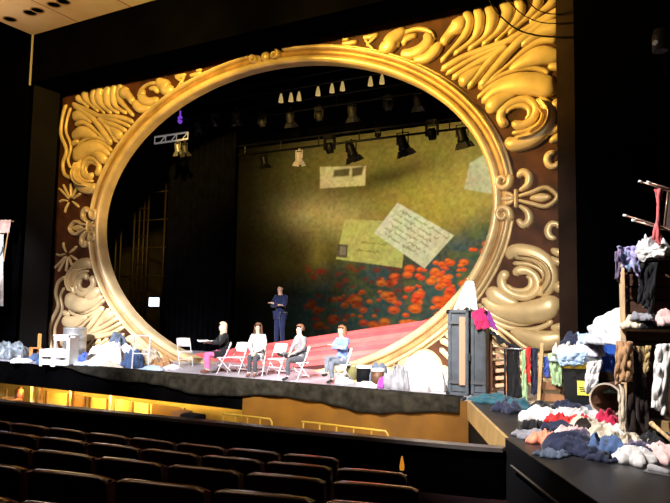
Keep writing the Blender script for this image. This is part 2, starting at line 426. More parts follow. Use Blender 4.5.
LEAF = [
 ('acanthus_rib', [(440,70),(461.5,57.3),(485,48.4),(506,41),(520.6,32),(540,20),(558,9),(566,4)], 2.5),
 ('acanthus_rib', [(445,74.3),(467,61),(488,51),(506,45)], 2.0),
 ('acanthus_rib', [(451,79),(470.5,66),(490,55.5),(497,51)], 2.6),
 ('acanthus_leaf', [(459,85),(471,74.5),(483,64)], [5.5,4.5,1]),
 ('acanthus_rib', [(467,89),(485,66),(499,50.5),(508,45)], 2.8),
 ('acanthus_rib', [(478,88.7),(499,62.7),(517,43),(535,28.7),(551,16),(562,8)], 3.3),
 ('acanthus_rib', [(486.6,82),(508,64.5),(522,52),(537,42),(547.5,39),(557,40)], [1.6,2.2,2.6,3,2.5]),
 ('acanthus_leaf', [(508,71),(524,62),(540,55.5),(554,56),(562,58)], [2,5.5,7.5,6,4]),
 ('acanthus_leaf', [(520,46),(538,33),(552,27),(563,27)], [2,4,6,6]),
 ('acanthus_rib', [(479.4,88.7),(493.7,79),(511.6,70.5),(529.6,67.5),(544,70),(549,74)], 2.0),
 ('acanthus_rib', [(547,66.5),(556,66),(564,68)], [2,3.3,2]),
 ('acanthus_rib', [(476.7,98.5),(490,87),(506,78),(520.6,73.5),(535,73.5)], [1.8,2.2,2.2,1.6,1]),
 ('acanthus_leaf', [(481,103),(497,90.5),(517,84.5),(536.7,84),(551,88),(558,88)], [2.5,5,8,9,8,5]),
 ('acanthus_leaf', [(486.5,112),(497,102),(509,95.5),(517,94)], [5,6,4,2]),
 ('volute', [(506.5,126),(500.5,119),(502.5,110),(511.6,102.5),(524,98.8),(532.5,102),(536,109),(532,119),(523,124.5),(516.5,124),(516,119.5)], [4,3.6,3.4,3.2,3,3,3,3,3.4,4,3.4]),
 ('volute_rib', [(505,113),(512,107),(522,105),(528.5,108),(529,115),(524.5,119)], [1.5,2,2.3,2.3,2,1]),
 ('acanthus_leaf', [(538,97.5),(546,104),(549,116),(544,129),(530,139.5),(513,143.5),(507,137)], [2,4.5,5,6,6.5,6,3]),
 ('volute_rib', [(535.5,98),(542.5,108),(540,121),(527.8,129.5),(511,133)], 1.7),
 ('volute_ridge', [(541,100),(549.5,112),(546,126),(533,136),(517,140)], [.8,1.1,1.1,1.1,.7]),
 ('volute_ridge', [(538,108),(543.5,116),(540,126),(529,134)], [.6,.9,.9,.6]),
 ('acanthus_leaf', [(440,62),(454,46.6),(465,34),(468.7,23),(467,15),(465,10)], [2,3,3.4,3.5,3]),
 ('acanthus_leaf', [(452.5,54.5),(470.5,41),(477.6,30.5),(479.4,20),(478,12),(476,6)], [2,3.5,3.8,3.6,3]),
 ('acanthus_leaf', [(467,50),(483,37.6),(490,27),(492,17),(490,9),(487,3)], [2,4,4.6,4.2,3]),
 ('acanthus_leaf', [(481,45.5),(495.5,33),(505,20.5),(508,11),(505,3),(502,-2)], [2,4.5,5,4.5,3]),
 ('acanthus_leaf', [(494,42),(507,29.5),(517,18.5),(520.5,9),(518,1),(515,-4)], [1.5,3.3,3.6,3.6,2]),
 ('acanthus_leaf', [(507,34.5),(523,20.5),(534,9),(538,1),(538,-6)], [1.8,3.2,4,3.5]),
 ('acanthus_leaf', [(529,22),(541,11),(551,3),(556,-5)], [2,3.4,3.6]),
 ('acanthus_leaf', [(441,45),(450,33),(459,24),(461,15)], [4,6.5,4]),
 ('volute', [(400,52.5),(410.6,53.4),(422,48.4),(428.4,39.4),(424,33)], [3,4.4,4.8,4.4,3]),
 ('volute_rib', [(396.8,47.5),(398.5,38.5),(407,31.2),(419.6,28.4),(430,31.5),(434.5,39)], [1.6,1.9,1.8,1.8,1.8,1.3]),
 ('volute', [(402,45),(407,38),(417,34.5)], [2.2,2.8,1.6]),
 ('acanthus_leaf', [(412,60),(426,57.6),(435.2,50),(440.5,41)], [2.5,4.4,4.6,3]),
 ('acanthus_leaf', [(378,49),(388,46),(393,38.5),(406,28.5)], [3.5,6.2,6,3]),
 ('ribbon', [(362,37),(370,36.5),(378,33.5)], [1.2,2,1]),
 ('ribbon', [(377,35),(369,42),(366,46)], 1.4),
 ('ribbon', [(364,38),(369,45),(374,49)], 1.2),
 ('ribbon', [(341,43.5),(349,42.5),(357,41)], [1.6,1.8,1.5]),
 ('ribbon', [(341,39.5),(349,38.5)], [1.2,1.2]),
]
for nm, pp, hw in LEAF: quad(nm, pp, hw, h=.285 if nm == 'volute_ridge' else None)
# ornaments along the outer edge, seen on the right
for nm, pp, hw in [
 ('side_curl', [(555,151),(548.5,154),(546.5,160.5),(550,166),(556,165),(557,160.5)], [1.6,2.6,2.8,2.6,2.2,1.6]),
 ('side_petal', [(549,142),(556,137.5),(562,136)], [1.6,3.2,2.5]),
 ('side_petal', [(548,134),(555,128.5),(562,126)], [1.5,3.2,2.5]),
 ('side_petal', [(556,98),(556.5,104),(556,110)], [3.5,4.6,3.5])]:
    quad(nm, pp, hw, 'both')
# and on the left: scalloped border and sprays
for nm, pp, hw in [
 ('scalloped_border', [(65.5,103.6),(61.8,116),(60,134),(65.5,150),(62,163),(63.5,174),(70,178)], 1.4),
 ('scalloped_border', [(70,107),(66.5,118),(65,131),(70,146),(67,160),(70,168)], 1.0),
 ('spray_petal', [(68,199),(62,192),(57.5,188)], [.5,1.0,.8]),
 ('spray_petal', [(69,198),(65,190),(62,184)], [.5,1.0,.8]),
 ('spray_petal', [(70,198),(70,190),(69.5,183)], [.5,1.0,.8]),
 ('spray_petal', [(71,198),(74,191),(77,187)], [.5,1.0,.8]),
 ('spray_petal', [(72,199),(77,195),(80,193)], [.5,1.0,.8]),
 ('spray_petal', [(67,201),(62,200),(58,202)], [.5,1.0,.8]),
 ('spray_petal', [(71,201),(75,204),(78,207)], [.5,1.0,.8]),
 ('spray_petal', [(68,202),(65,208),(64,213)], [.5,1.0,.8])]:
    quad(nm, pp, hw, 'both')
# fleur-de-lis on both sides
FL = [
 ('fleur_band', [(515.8,188.5),(515.8,198.3),(515.8,208.5)], 1.4, .16),
 ('fleur_bud', [(500.8,198.8),(506,198.6),(514,198.2)], [1.6,2.2,1.4], .12),
 ('fleur_bud', [(504,203),(508,203),(514,200)], [1.2,1.8,1.0], .1),
 ('fleur_bud', [(504,194),(508,193.6),(514,196.6)], [1.2,1.8,1.0], .1),
 ('fleur_petal', [(517.5,200),(531,203.5),(546,206.5),(557.3,197),(546,187.5),(531,192.5),(517.5,196.5)], [1.3,1.8,2,2,2,1.8,1.3], .14),
 ('fleur_petal', [(529,198),(541,197.3),(551,196.8)], [1.2,3.6,1.4], .10),
 ('fleur_petal', [(517.4,178),(522.5,171.8),(528.5,176),(527.5,184.5),(518.5,191.5)], [1.8,3,3.2,2.8,1.3], .15),
 ('fleur_petal', [(517.4,218.5),(522.5,225),(528.5,221),(527.5,212),(518.5,205)], [1.8,3,3.2,2.8,1.3], .15)]
for nm, pp, hw, h in FL: quad(nm, pp, hw, 'lr', h)
# scrolls that end the outer moulding beside the fleurs-de-lis, and the three scrolls at the crown
quad('moulding_scroll', [(510.3,174),(508.8,184.5),(503,188.3),(498.2,185),(498.6,179.5),(503,177.2),(506,180.5),(503.2,183)], [2.6,2.5,2.3,2.1,2,1.8,1.5,1.3], 'all', .2)
def spiral(cx, cz, r, t0, turns, n=14):
    return [(cx+(r*(1-.8*i/n))*math.cos(t0+turns*T2*i/n), cz+(r*(1-.8*i/n))*math.sin(t0+turns*T2*i/n)) for i in range(n+1)]
zt = ZC+EB-.16
for cx, sg in ((-.36, 1), (.36, -1)):
    pts = spiral(cx, zt, .14, math.pi/2 if sg > 0 else math.pi/2, 1.4*sg)
    V, Fc = stroke('crown_scroll', pts, [.045]*len(pts), .24, base=-.02)
    mobj('crown_scroll', V, Fc, gold, portal, True)
MB().ball((0, -.1, zt+.02), .15, 16, (1, .9, 1.1)).obj('crown_bead', gold, portal, True)
for dx in (-.36, .36): MB().ball((dx, -.06, zt), .16, 16, (1.0, .5, 1.0)).obj('crown_boss', gold, portal, True)
# thin panel joint down the right half
#SECTION_END portal
#SECTION backstage
# ================================================================== behind the portal
# ---- projection screen: the picture is painted on the screen's own metres
BY = 6.6
scr_lo = PY(233, 350, BY); bx0 = scr_lo.x; bx1 = PY(545, 200, BY).x; bz0, bz1 = -.0, 9.2
def build_screen():
    nx, nz = 420, 300
    X = np.linspace(bx0, bx1, nx); Z = np.linspace(bz0, bz1, nz)
    GX, GZ = np.meshgrid(X, Z)
    def q(u, v): p = PY(u, v, BY); return np.array([p.x, p.z])
    def soft(d, w): return np.clip(.5-d/w, 0, 1)
    rs = np.random.RandomState(3)
    def vnoise(sc, seed):
        r = np.random.RandomState(seed); n = 64; T = r.rand(n, n)
        a = GX*sc+17; b = GZ*sc+9; i = np.floor(a).astype(int); j = np.floor(b).astype(int); fa = a-i; fb = b-j
        fa = fa*fa*(3-2*fa); fb = fb*fb*(3-2*fb)
        g_ = lambda i, j: T[i % n, j % n]
        return (g_(i, j)*(1-fa)+g_(i+1, j)*fa)*(1-fb)+(g_(i, j+1)*(1-fa)+g_(i+1, j+1)*fa)*fb
    nz1 = .5*vnoise(.9, 1)+.3*vnoise(2.1, 2)+.2*vnoise(5, 5)
    fine = .6*vnoise(9, 3)+.4*vnoise(18, 4)
    col = np.zeros((nz, nx, 3))
    def lay(mask, c): 
        nonlocal col
        col = col*(1-mask[..., None])+np.array(c)*mask[..., None]
    def blob(u, v, ru, rv, rot=0):
        c = q(u, v); su = np.linalg.norm(q(u+ru, v)-c); sv = np.linalg.norm(q(u, v+rv)-c)
        dx = GX-c[0]; dz = GZ-c[1]; a = math.radians(rot); ex = dx*math.cos(a)+dz*math.sin(a); ez = -dx*math.sin(a)+dz*math.cos(a)
        return np.exp(-((ex/su)**2+(ez/sv)**2))
    col[:] = (.040, .026, .005)
    # golden haze of the projection
    lay(np.clip(blob(440, 205, 90, 50)*1.0, 0, 1), (.38, .27, .035))
    lay(np.clip(blob(400, 150, 150, 22, 6)*.75, 0, 1), (.22, .15, .02))
    lay(np.clip(blob(322, 215, 48, 20, -8)*1.0, 0, 1), (.40, .27, .07))
    lay(np.clip(blob(318, 250, 10, 45)*.35, 0, 1), (.30, .20, .03))
    lay(np.clip(blob(385, 177, 50, 9, 10)*.85, 0, 1), (.055, .035, .006))
    lay(np.clip(blob(480, 185, 40, 40)*.7, 0, 1), (.46, .33, .06))
    lay(np.clip(blob(330, 150, 60, 12, 5)*.5, 0, 1), (.13, .085, .012))
    # meadow
    c0 = q(300, 290); c1 = q(500, 225); dirv = (c1-c0)/np.linalg.norm(c1-c0); nrm = np.array([-dirv[1], dirv[0]])
    dm = (GX-c0[0])*nrm[0]+(GZ-c0[1])*nrm[1]
    meadow = soft(dm-.2+.5*(nz1-.5), 1.1)
    along = np.clip(((GX-q(270, 300)[0])/(q(470, 300)[0]-q(270, 300)[0])), 0, 1)
    base = np.stack([.030+.05*fine, .035+.05*nz1, .018+.03*nz1], -1)*(.35+1.1*along[..., None])
    col = col*(1-meadow[..., None])+base*meadow[..., None]
    teal = meadow*np.clip((vnoise(1.7, 8)-.45)*4, 0, 1)*(.2+.8*along)
    lay(teal*.6, (.022, .085, .085))
    lay(meadow*np.clip((vnoise(3.1, 12)-.6)*4, 0, 1)*.5*along, (.13, .14, .02))
    for i in range(300):
        u = 300+rs.rand()*215; v = 235+rs.rand()*95
        if v < 300-(u-300)*.34+rs.rand()*14: continue
        c = q(u, v); r = .07+.13*rs.rand(); 
        if v > 295: r *= 1.2
        dx = (GX-c[0])/r; dz = (GZ-c[1])/(r*.62); d = np.sqrt(dx*dx+dz*dz)+.5*(fine-.5)
        f = .30+.70*min(1, max(0, (u-310)/110)); hue = rs.rand()
        lay(soft(d-1, .5)*(.55+.45*f), (.75*f, (.05+.10*hue)*f, .015*f))
        d2 = np.hypot((GX-c[0]+r*.15)/r, (GZ-c[1]-r*.2)/(r*.6))+.5*(fine-.5); lay(soft(d2-.5, .5)*.6, (.95*f, (.13+.12*hue)*f, .03*f))
        d3 = np.hypot((GX-c[0])/r, (GZ-c[1]+r*.3)/(r*.3)); lay(soft(d3-.5, .5)*.5, (.16*f, .015, .008))
    for i in range(40):
        u = 300+rs.rand()*100; v = 262+rs.rand()*60; c = q(u, v); r = .08+.1*rs.rand()
        d = np.hypot((GX-c[0])/r, (GZ-c[1])/(r*.6))+.4*(fine-.5); lay(soft(d-1, .6)*.7, (.17, .022, .01))
    # postcards
    def card(P, c, edge=.03, op=1.):
        P = [q(*p) for p in P]; s = np.full(GX.shape, -1e9)
        for i in range(4):
            a, b = P[i], P[(i+1) % 4]; e = b-a; n = np.array([e[1], -e[0]])/np.linalg.norm(e)
            if np.dot(n, sum(P)/4-a) > 0: n = -n
            s = np.maximum(s, (GX-a[0])*n[0]+(GZ-a[1])*n[1])
        lay(soft(s, edge)*op, c); return s < -.12, P
    def writing(P, rows, c, t0=.1, t1=.9, s0=.15, s1=.85, seed=1, wd=.022):
        r = np.random.RandomState(seed); o, ex, ez = P[0], P[1]-P[0], P[3]-P[0]
        for k in range(rows):
            tt = t0+(t1-t0)*(k+.5)/rows; a = s0+.1*r.rand(); b = s1-.25*r.rand()
            ph = r.rand()*9; best = np.full(GX.shape, 9.)
            for s in np.linspace(a, b, 200):
                am = max(.0, .35+.9*math.sin(s*13+ph*3)*math.sin(s*29+ph)); j = (.030*math.sin(s*120+ph+2*math.sin(s*33))*am+.014*math.sin(s*57+2*ph)*am+.010*math.sin(s*9+ph))
                if math.sin(s*24+ph*5) > .86: continue
                p = o+ex*(s+.006*math.cos(s*95+ph))+ez*(tt+j); best = np.minimum(best, np.hypot(GX-p[0], GZ-p[1]))
            lay(soft(best-wd, .03)*.75, c)
    _, P1 = card([(345, 219), (407, 222), (402, 268), (336, 259)], (.42, .37, .085))
    lay(np.clip(blob(352, 235, 14, 22)*.35, 0, 1), (.47, .36, .06))
    card([(338, 244), (348, 245), (347, 258), (336.5, 257)], (.10, .07, .03), .04)
    card([(340, 246), (346, 246.5), (345.5, 255), (339.5, 254.5)], (.20, .15, .07), .04)
    writing(P1, 2, (.20, .15, .03), .45, .85, .25, .9, 4)
    _, P2 = card([(397.5, 202.5), (454, 235.5), (424.5, 268.5), (374, 233)], (.60, .54, .28))
    writing(P2, 6, (.22, .17, .06), .06, .94, .08, .95, 2)
    _, P3 = card([(470, 163), (500, 145), (505, 196), (464, 189)], (.50, .45, .20), .05)
    _, P4 = card([(320, 167), (366, 166), (365, 185.5), (320, 188.5)], (.52, .38, .12), .05)
    card([(334, 170), (350, 168), (349, 176), (333, 177)], (.10, .065, .015), .08)
    card([(352, 168), (364, 166), (362, 175), (352, 177)], (.10, .065, .015), .08)
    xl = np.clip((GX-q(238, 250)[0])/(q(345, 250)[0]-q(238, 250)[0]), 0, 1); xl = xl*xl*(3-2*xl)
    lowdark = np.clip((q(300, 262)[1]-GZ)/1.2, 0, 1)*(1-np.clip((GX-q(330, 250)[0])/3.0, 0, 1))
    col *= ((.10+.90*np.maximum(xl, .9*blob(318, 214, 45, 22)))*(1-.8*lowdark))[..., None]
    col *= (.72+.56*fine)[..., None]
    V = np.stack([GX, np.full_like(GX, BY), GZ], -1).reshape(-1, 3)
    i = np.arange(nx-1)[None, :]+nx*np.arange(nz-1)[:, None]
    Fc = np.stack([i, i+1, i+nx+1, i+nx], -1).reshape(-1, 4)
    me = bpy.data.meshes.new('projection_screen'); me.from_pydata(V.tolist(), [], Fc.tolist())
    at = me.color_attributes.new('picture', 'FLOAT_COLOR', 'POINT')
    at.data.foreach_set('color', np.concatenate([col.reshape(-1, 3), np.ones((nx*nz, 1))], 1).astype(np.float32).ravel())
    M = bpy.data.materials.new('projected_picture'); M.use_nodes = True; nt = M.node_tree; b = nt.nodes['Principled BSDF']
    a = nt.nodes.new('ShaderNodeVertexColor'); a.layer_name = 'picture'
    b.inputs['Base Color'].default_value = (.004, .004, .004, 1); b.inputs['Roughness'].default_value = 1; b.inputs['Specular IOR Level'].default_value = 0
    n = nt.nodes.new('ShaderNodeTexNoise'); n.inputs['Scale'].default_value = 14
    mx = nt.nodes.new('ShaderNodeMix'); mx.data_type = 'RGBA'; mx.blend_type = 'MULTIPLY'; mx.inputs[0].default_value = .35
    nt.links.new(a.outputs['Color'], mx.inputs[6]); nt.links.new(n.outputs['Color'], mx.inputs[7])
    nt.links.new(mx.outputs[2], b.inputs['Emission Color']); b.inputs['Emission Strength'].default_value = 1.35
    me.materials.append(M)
    o = bpy.data.objects.new('projection_screen', me); C.objects.link(o)
    return tag(o, 'large back screen showing projected old postcards over a meadow of red poppies', 'screen')
build_screen()

# ---- black drapes
def drape(name, x0, x1, z0, z1, y, label, folds=10, amp=.08, mt=blackcloth, cat='curtain'):
    nx = int(folds*6); V = []; Fc = []
    for j, z in enumerate((z0, z1)):
        for i in range(nx+1):
            t = i/nx; V.append((x0+(x1-x0)*t, y+amp*math.sin(t*folds*T2+.7*math.sin(t*9)), z))
    for i in range(nx): Fc.append((i, i+1, nx+2+i, nx+1+i))
    o = mobj(name, V, Fc, mt, None, True); s = o.modifiers.new('thick', 'SOLIDIFY'); s.thickness = .02
    return tag(o, label, cat)
lx0 = PY(166, 250, 4.0).x; lx1 = PY(233, 250, 4.0).x
drape('masking_curtain', lx0, lx1, .0, 9.5, 4.0, 'tall black masking curtain left of the lit screen', 12)
bzl = PY(240, 160, 3.2); bzr = PY(480, 116, 3.2)
bb = drape('black_border', -7.5, 9.5, PY(385, 131, 5.2).z, 11.98, 5.2, 'black border curtain hanging above the screen behind the lamps', 30, .015)
box_struct('wall_stage_back', (-15, 11.5, 0), (14, 11.7, 12), black)
box_struct('wall_stage_left', (-15, -.2, 0), (-14.8, 11.5, 12), mat('stage_wall_brown', (.02, .014, .010), .8, var=.4, scale=1.5))
box_struct('wall_stage_right', (13.8, -1.0, 0), (14, 11.5, 12), black)
box_struct('ceiling_stage', (-15, -.3, 12), (14, 11.7, 12.2), black)

# ---- lighting tower with upright pipes seen at the left of the opening
tw0 = PY(112, 330, 5.6); tw1 = PY(163, 330, 5.6)
tower_l = empty('lighting_tower', (tw0.x, 5.6, 0), 0, 'dim brown pipe tower standing in the dark left wing', 'lighting tower')
pipe_m = mat('dull_brown_pipe', (.035, .022, .010), .5, .3, .4)
wd = tw1.x-tw0.x
for i, fx in enumerate((.0, .10, .36, .46, .55, .63, .95)):
    MB().tube([(wd*fx, 0, 0), (wd*fx, 0, 7.4)], .045, 8).obj('upright', pipe_m, tower_l, True)
for z in (.5, 1.7, 2.9, 4.1, 5.3, 6.5):
    MB().tube([(0, .05, z), (wd, .05, z)], .028, 6).obj('crossbar', pipe_m, tower_l, True)
for z in (1.0, 2.2, 3.4, 4.6, 5.8):
    MB().box((wd*.53, -.06, z), (wd*.2, .05, .05)).obj('rung', pipe_m, tower_l)
mo = PY(154, 302, 5.2)
mon = empty('monitor', (mo.x, 5.2, mo.z-.28), 0, 'small glowing white monitor on the pipe tower', 'monitor')
MB().box((0, .06, .28), (.66, .10, .50), bev=.02).obj('housing', darkmetal, mon)
MB().box((0, .0, .28), (.56, .02, .36)).obj('screen', mat('screen_glow', (.8, .9, 1), .4, emit=(.80, .88, 1.0), estr=2.6), mon)
for k in range(3): MB().box((0, -.012, .20+.09*k), (.50, .006, .012)).obj('screen_line', mat('screen_line', (.4, .5, .8), .5, emit=(.45, .55, .9), estr=1.2), mon)
MB().tube([(0, .12, .28), (0, .35, .28)], .03, 6).obj('bracket', darkmetal, mon)

# ---- flown battens with lamps
def batten(u0, v0, u1, v1, y, label, r=.04, mt=darkmetal, truss=False):
    a = PY(u0, v0, y); b = PY(u1, v1, y); z = (a.z+b.z)/2
    root = empty('lighting_batten', (a.x, y, z), 0, label, 'batten')
    L = b.x-a.x
    MB().tube([(0, 0, 0), (L, 0, 0)], r, 8).obj('pipe', mt, root, True)
    MB().tube([(0, 0, .35), (L, 0, .35)], r*.8, 8).obj('pipe', mt, root, True)
    n = max(2, int(L/1.5))
    for i in range(n+1): MB().tube([(L*i/n, 0, 0), (L*i/n, 0, .35)], .02, 6).obj('brace', mt, root)
    for i in (1, n-1) if n > 2 else (0, n): MB().tube([(L*i/n, 0, .35), (L*i/n, 0, 11.98-z)], .008, 4).obj('steel_wire', mt, root)
    return root, z
def lamp(kind, u, v, y, zb, label, tilt=0., group=None, body=None, s=1.0, lit=None):
    p = PY(u, v, y); root = empty('stage_light', (p.x, y, p.z), 0, label, 'stage light', group)
    bm_ = body or darkmetal
    h = max(.05, zb-p.z-.12*s)
    Mr = Matrix.Rotation(R_(tilt), 3, 'Y') @ Matrix.Rotation(R_(18), 3, 'X')
    if kind == 'moving':      # moving head: base box, yoke, round head
        MB().box((0, 0, .30*s), (.34*s, .26*s, .16*s), bev=.03).obj('base_box', bm_, root)
        for sx in (-1, 1): MB().box((sx*.17*s, 0, .08*s), (.05*s, .14*s, .34*s), bev=.02).obj('yoke_arm', bm_, root)
        MB().lathe([(1e-6, .14), (.09, .14), (.13, .05), (.13, -.1), (.11, -.20), (1e-6, -.20)], 16, M=Mr*s).obj('head', bm_, root, True)
        MB().lathe([(1e-6, -.205), (.095, -.205)], 16, M=Mr*s).obj('lens', lit or mat('lens_dark', (.05, .05, .07), .1, 0, .8), root)
        MB().box((0, 0, (.38*s+zb-p.z)/2), (.05, .05, max(.05, zb-p.z-.38*s))).obj('clamp', bm_, root)
    else:                     # profile / fresnel with barn doors
        MB().lathe([(1e-6, .22), (.11, .22), (.14, .12), (.14, -.08), (.17, -.12), (.17, -.20), (1e-6, -.20)], 14, M=Mr*s).obj('body', bm_, root, True)
        for sx in (-1, 1): MB().box((sx*.17*s, 0, .12*s), (.02*s, .05*s, .34*s)).obj('yoke_arm', bm_, root)
        MB().box((0, 0, .29*s), (.36*s, .05*s, .02*s)).obj('yoke_bar', bm_, root)
        MB().lathe([(1e-6, -.205), (.14, -.205)], 14, M=Mr*s).obj('lens', lit or mat('lens_dark', (.05, .05, .07), .1, 0, .8), root)
        for a in (0, 1, 2, 3):
            D = Mr @ Matrix.Rotation(a*math.pi/2, 3, 'Z')
            V = [D @ (Vector(v)*s) for v in ((.17, -.12, -.20), (.17, .12, -.20), (.25, .16, -.38), (.25, -.16, -.38), (.18, -.12, -.20), (.18, .12, -.20), (.26, .16, -.38), (.26, -.16, -.38))]
            mobj('barn_door', V, [(0, 1, 2, 3), (7, 6, 5, 4), (0, 4, 5, 1), (2, 6, 7, 3), (1, 5, 6, 2), (0, 3, 7, 4)], bm_, root)
        MB().box((0, 0, (.30*s+zb-p.z)/2), (.045, .045, max(.04, zb-p.z-.30*s))).obj('clamp', bm_, root)
    return root
LY = 4.2
bt1, zb1 = batten(150, 175, 500, 112, LY, 'front lamp batten with big black lamps hanging before the screen')
creamlamp = mat('cream_glow_housing', (.55, .42, .24), .5, emit=(.9, .66, .3), estr=.25)  # faint emission on the housing stands in for light it catches
greylamp = mat('lamp_grey', (.06, .06, .07), .5, .3)
for kind, u, v, t, lab, bd, s in [
    ('fresnel', 264, 160, 0, 'dim small lamp farthest left on the front batten', darkmetal, .8),
    ('fresnel', 299, 157, 10, 'cream lit lamp with barn doors on the front batten', creamlamp, .8),
    ('moving', 329.5, 147, 0, 'black round headed moving lamp right of the cream lamp', darkmetal, 1.1),
    ('fresnel', 351, 150, -14, 'black lamp with barn doors right of the first moving lamp', darkmetal, 1.1),
    ('moving', 378, 135, 0, 'smallest black lamp high on the front batten', darkmetal, .55),
    ('fresnel', 402.5, 143, -14, 'black barn door lamp in the middle of the bright screen', darkmetal, 1.15),
    ('moving', 432, 133, 0, 'black moving lamp second from the right end of the batten', darkmetal, 1.1),
    ('fresnel', 462, 135, -8, 'black barn door lamp nearest the right curve of the portal', darkmetal, 1.1)]:
    p = PY(u, v, LY); lamp(kind, u, v, LY, max(zb1, p.z+.34*s), lab, t, None, bd, s)
# second batten higher up with lit cones
LY2 = 3.0
bt2, zb2 = batten(185, 108, 440, 62, LY2, 'upper lamp batten with a row of small glowing cones')
cone = mat('glowing_cone', (.8, .62, .3), .4, emit=(1, .70, .24), estr=.42)
cnames = ['first', 'second', 'third', 'fourth', 'fifth', 'sixth', 'seventh', 'eighth']
for i, (u, v) in enumerate(((281, 98), (291, 97), (299, 96), (318, 91), (332, 88), (342.5, 86), (370.5, 81), (382, 79))):
    p = PY(u, v, LY2)
    root = empty('work_lamp', (p.x, LY2, p.z), 0, 'small glowing cone lamp, %s from the left on the upper batten' % cnames[i], 'stage light', 'glowing cones on the upper batten')
    MB().lathe([(.085, -.15), (.065, .0), (.032, .13), (.02, .15), (1e-6, .15)], 14).obj('cone', cone, root, True)
    MB().lathe([(1e-6, .30), (.05, .30), (.06, .15), (1e-6, .15)], 12).obj('cap', darkmetal, root, True)
    MB().box((0, 0, (.3+max(zb2-p.z, .4))/2), (.03, .03, max(.05, zb2-p.z-.3))).obj('clamp', darkmetal, root)
# third batten: dim lamps, one purple, and the silver boom at the left
LY3 = 3.6
bt3, zb3 = batten(165, 128, 470, 88, LY3, 'middle batten of dim lamps between the other two rows')
purple = mat('purple_glow', (.3, .1, .8), .3, emit=(.35, .10, 1.0), estr=.45)  # the housing gets this glow too, put in to enlarge the purple spot
bluel = mat('blue_lens', (.1, .3, .8), .3, emit=(.15, .4, 1.0), estr=.35)
for i, (u, v, lab, l) in enumerate([(180, 121, 'dim lamp with purple lens at the left end of the rig', purple), (198, 127, 'dim lamp just right of the purple one', None),
        (215, 122, 'dim lamp third from the purple one', None), (236, 117, 'dim black lamp above the black masking curtain', None), (262, 122, 'dim black lamp below the first glowing cones', None), (290, 118, 'dim black lamp left of centre in the middle row', None),
        (319, 116, 'dim black lamp at the centre of the middle row', None), (352, 112, 'dim black lamp right of centre in the middle row', None), (388, 105, 'dim black lamp near the right end of the middle row', None), (418, 101, 'dim black lamp farthest right in the middle row', None)]):
    lamp('moving' if i % 2 == 0 else 'fresnel', u, v, LY3, max(zb3, PY(u, v, LY3).z+.4), lab, 0, 'dim lamps in the middle row', purple if i == 0 else greylamp, .5 if i == 0 else .85, l)
# silver boom bar; a faint glow in its alloy stands in for caught light
bp = PY(171, 138, 2.2)
boom = empty('boom_bar', (bp.x, 2.2, bp.z), 0, 'short bright silver truss bar at the left of the lamps', 'truss')
Lb = PY(188, 137, 2.2).x-PY(155, 140, 2.2).x
for z in (-.12, .12): MB().tube([(-Lb/2, 0, z), (Lb/2, 0, z)], .035, 8).obj('chord', mat('self_lit_alloy', (.75, .73, .70), .3, .6, emit=(.8, .75, .7), estr=.18), boom, True)
for i in range(7): MB().tube([(-Lb/2+Lb*i/6, 0, -.12), (-Lb/2+Lb*min(i+(1 if i % 2 else 0), 6)/6, 0, .12)], .02, 6).obj('web', MATS['self_lit_alloy'], boom)
for sx in (-.4, .4): MB().tube([(sx*Lb, 0, .12), (sx*Lb, 0, 11.98-bp.z)], .01, 4).obj('steel_wire', darkmetal, boom)
silver = mat('silver_lamp', (.5, .5, .52), .3, .6)
for u, v, lab, l in [(177.5, 148, 'silver lamp hanging under the left end of the truss bar', None), (184.5, 149, 'blue lens lamp hanging under the right end of the truss bar', bluel)]:
    p = PY(u, v, 2.2); lamp('fresnel', u, v, 2.2, max(bp.z-.14, p.z+.3), lab, 0, None, silver if l is None else greylamp, .7, l)
# second dim tower frame, right of the first
fr = PY(214, 175, 5.0)
frame = empty('scaffold_frame', (fr.x, 5.0, 0), 0, 'faint brown scaffold frame in front of the black curtain', 'scaffold')
for dx in (-.5, -.12, .5): MB().tube([(dx, 0, 0), (dx, 0, 7)], .04, 6).obj('upright', pipe_m, frame)
for z in (4.6, 5.6, 6.4): MB().box((0, 0, z), (1.2, .08, .12)).obj('crossbar', pipe_m, frame)

# ---- red plank ramp
ramp = empty('red_ramp', (0, 0, 0), 0, 'sloping red plank ramp rising to the right behind the seated people', 'ramp')
RA = [PY(178, 356, 1.25), PY(452, 315.5, 1.25)]; RB = [PY(178, 376, .36), PY(452, 351, .36)]
redm = [mat('red_plank_%s' % n, c, .5, 0, .4, var=.15, scale=3) for n, c in (('a', (.60, .10, .10)), ('b', (.68, .14, .13)), ('c', (.54, .08, .09)))]
npk = 7
for i in range(npk):
    t0 = i/npk; t1 = (i+.86)/npk; cr = []
    for t in (t0, t1):
        cr.append((RB[0].lerp(RA[0], t), RB[1].lerp(RA[1], t)))
    up = Vector((0, 0, .05)); dz = Vector((0, 0, .035*(i % 2)*0))
    V = [cr[0][0], cr[0][1], cr[1][1], cr[1][0]]; V = [v+dz for v in V]+[v-up for v in V]
    mobj('plank', V, [(0, 1, 2, 3), (7, 6, 5, 4), (0, 4, 5, 1), (1, 5, 6, 2), (2, 6, 7, 3), (3, 7, 4, 0)], redm[i % 3], ramp)
V = [RB[0]-Vector((0, 0, .06)), RB[1]-Vector((0, 0, .06)), RA[1]-Vector((0, 0, .06)), RA[0]-Vector((0, 0, .06))]
V = V+[Vector((v.x, v.y, min(v.z-.02, .005))) for v in V]
mobj('ramp_base', V, [(0, 1, 2, 3), (7, 6, 5, 4), (0, 4, 5, 1), (1, 5, 6, 2), (2, 6, 7, 3), (3, 7, 4, 0)], mat('ramp_base_dark', (.05, .008, .008), .8), ramp)

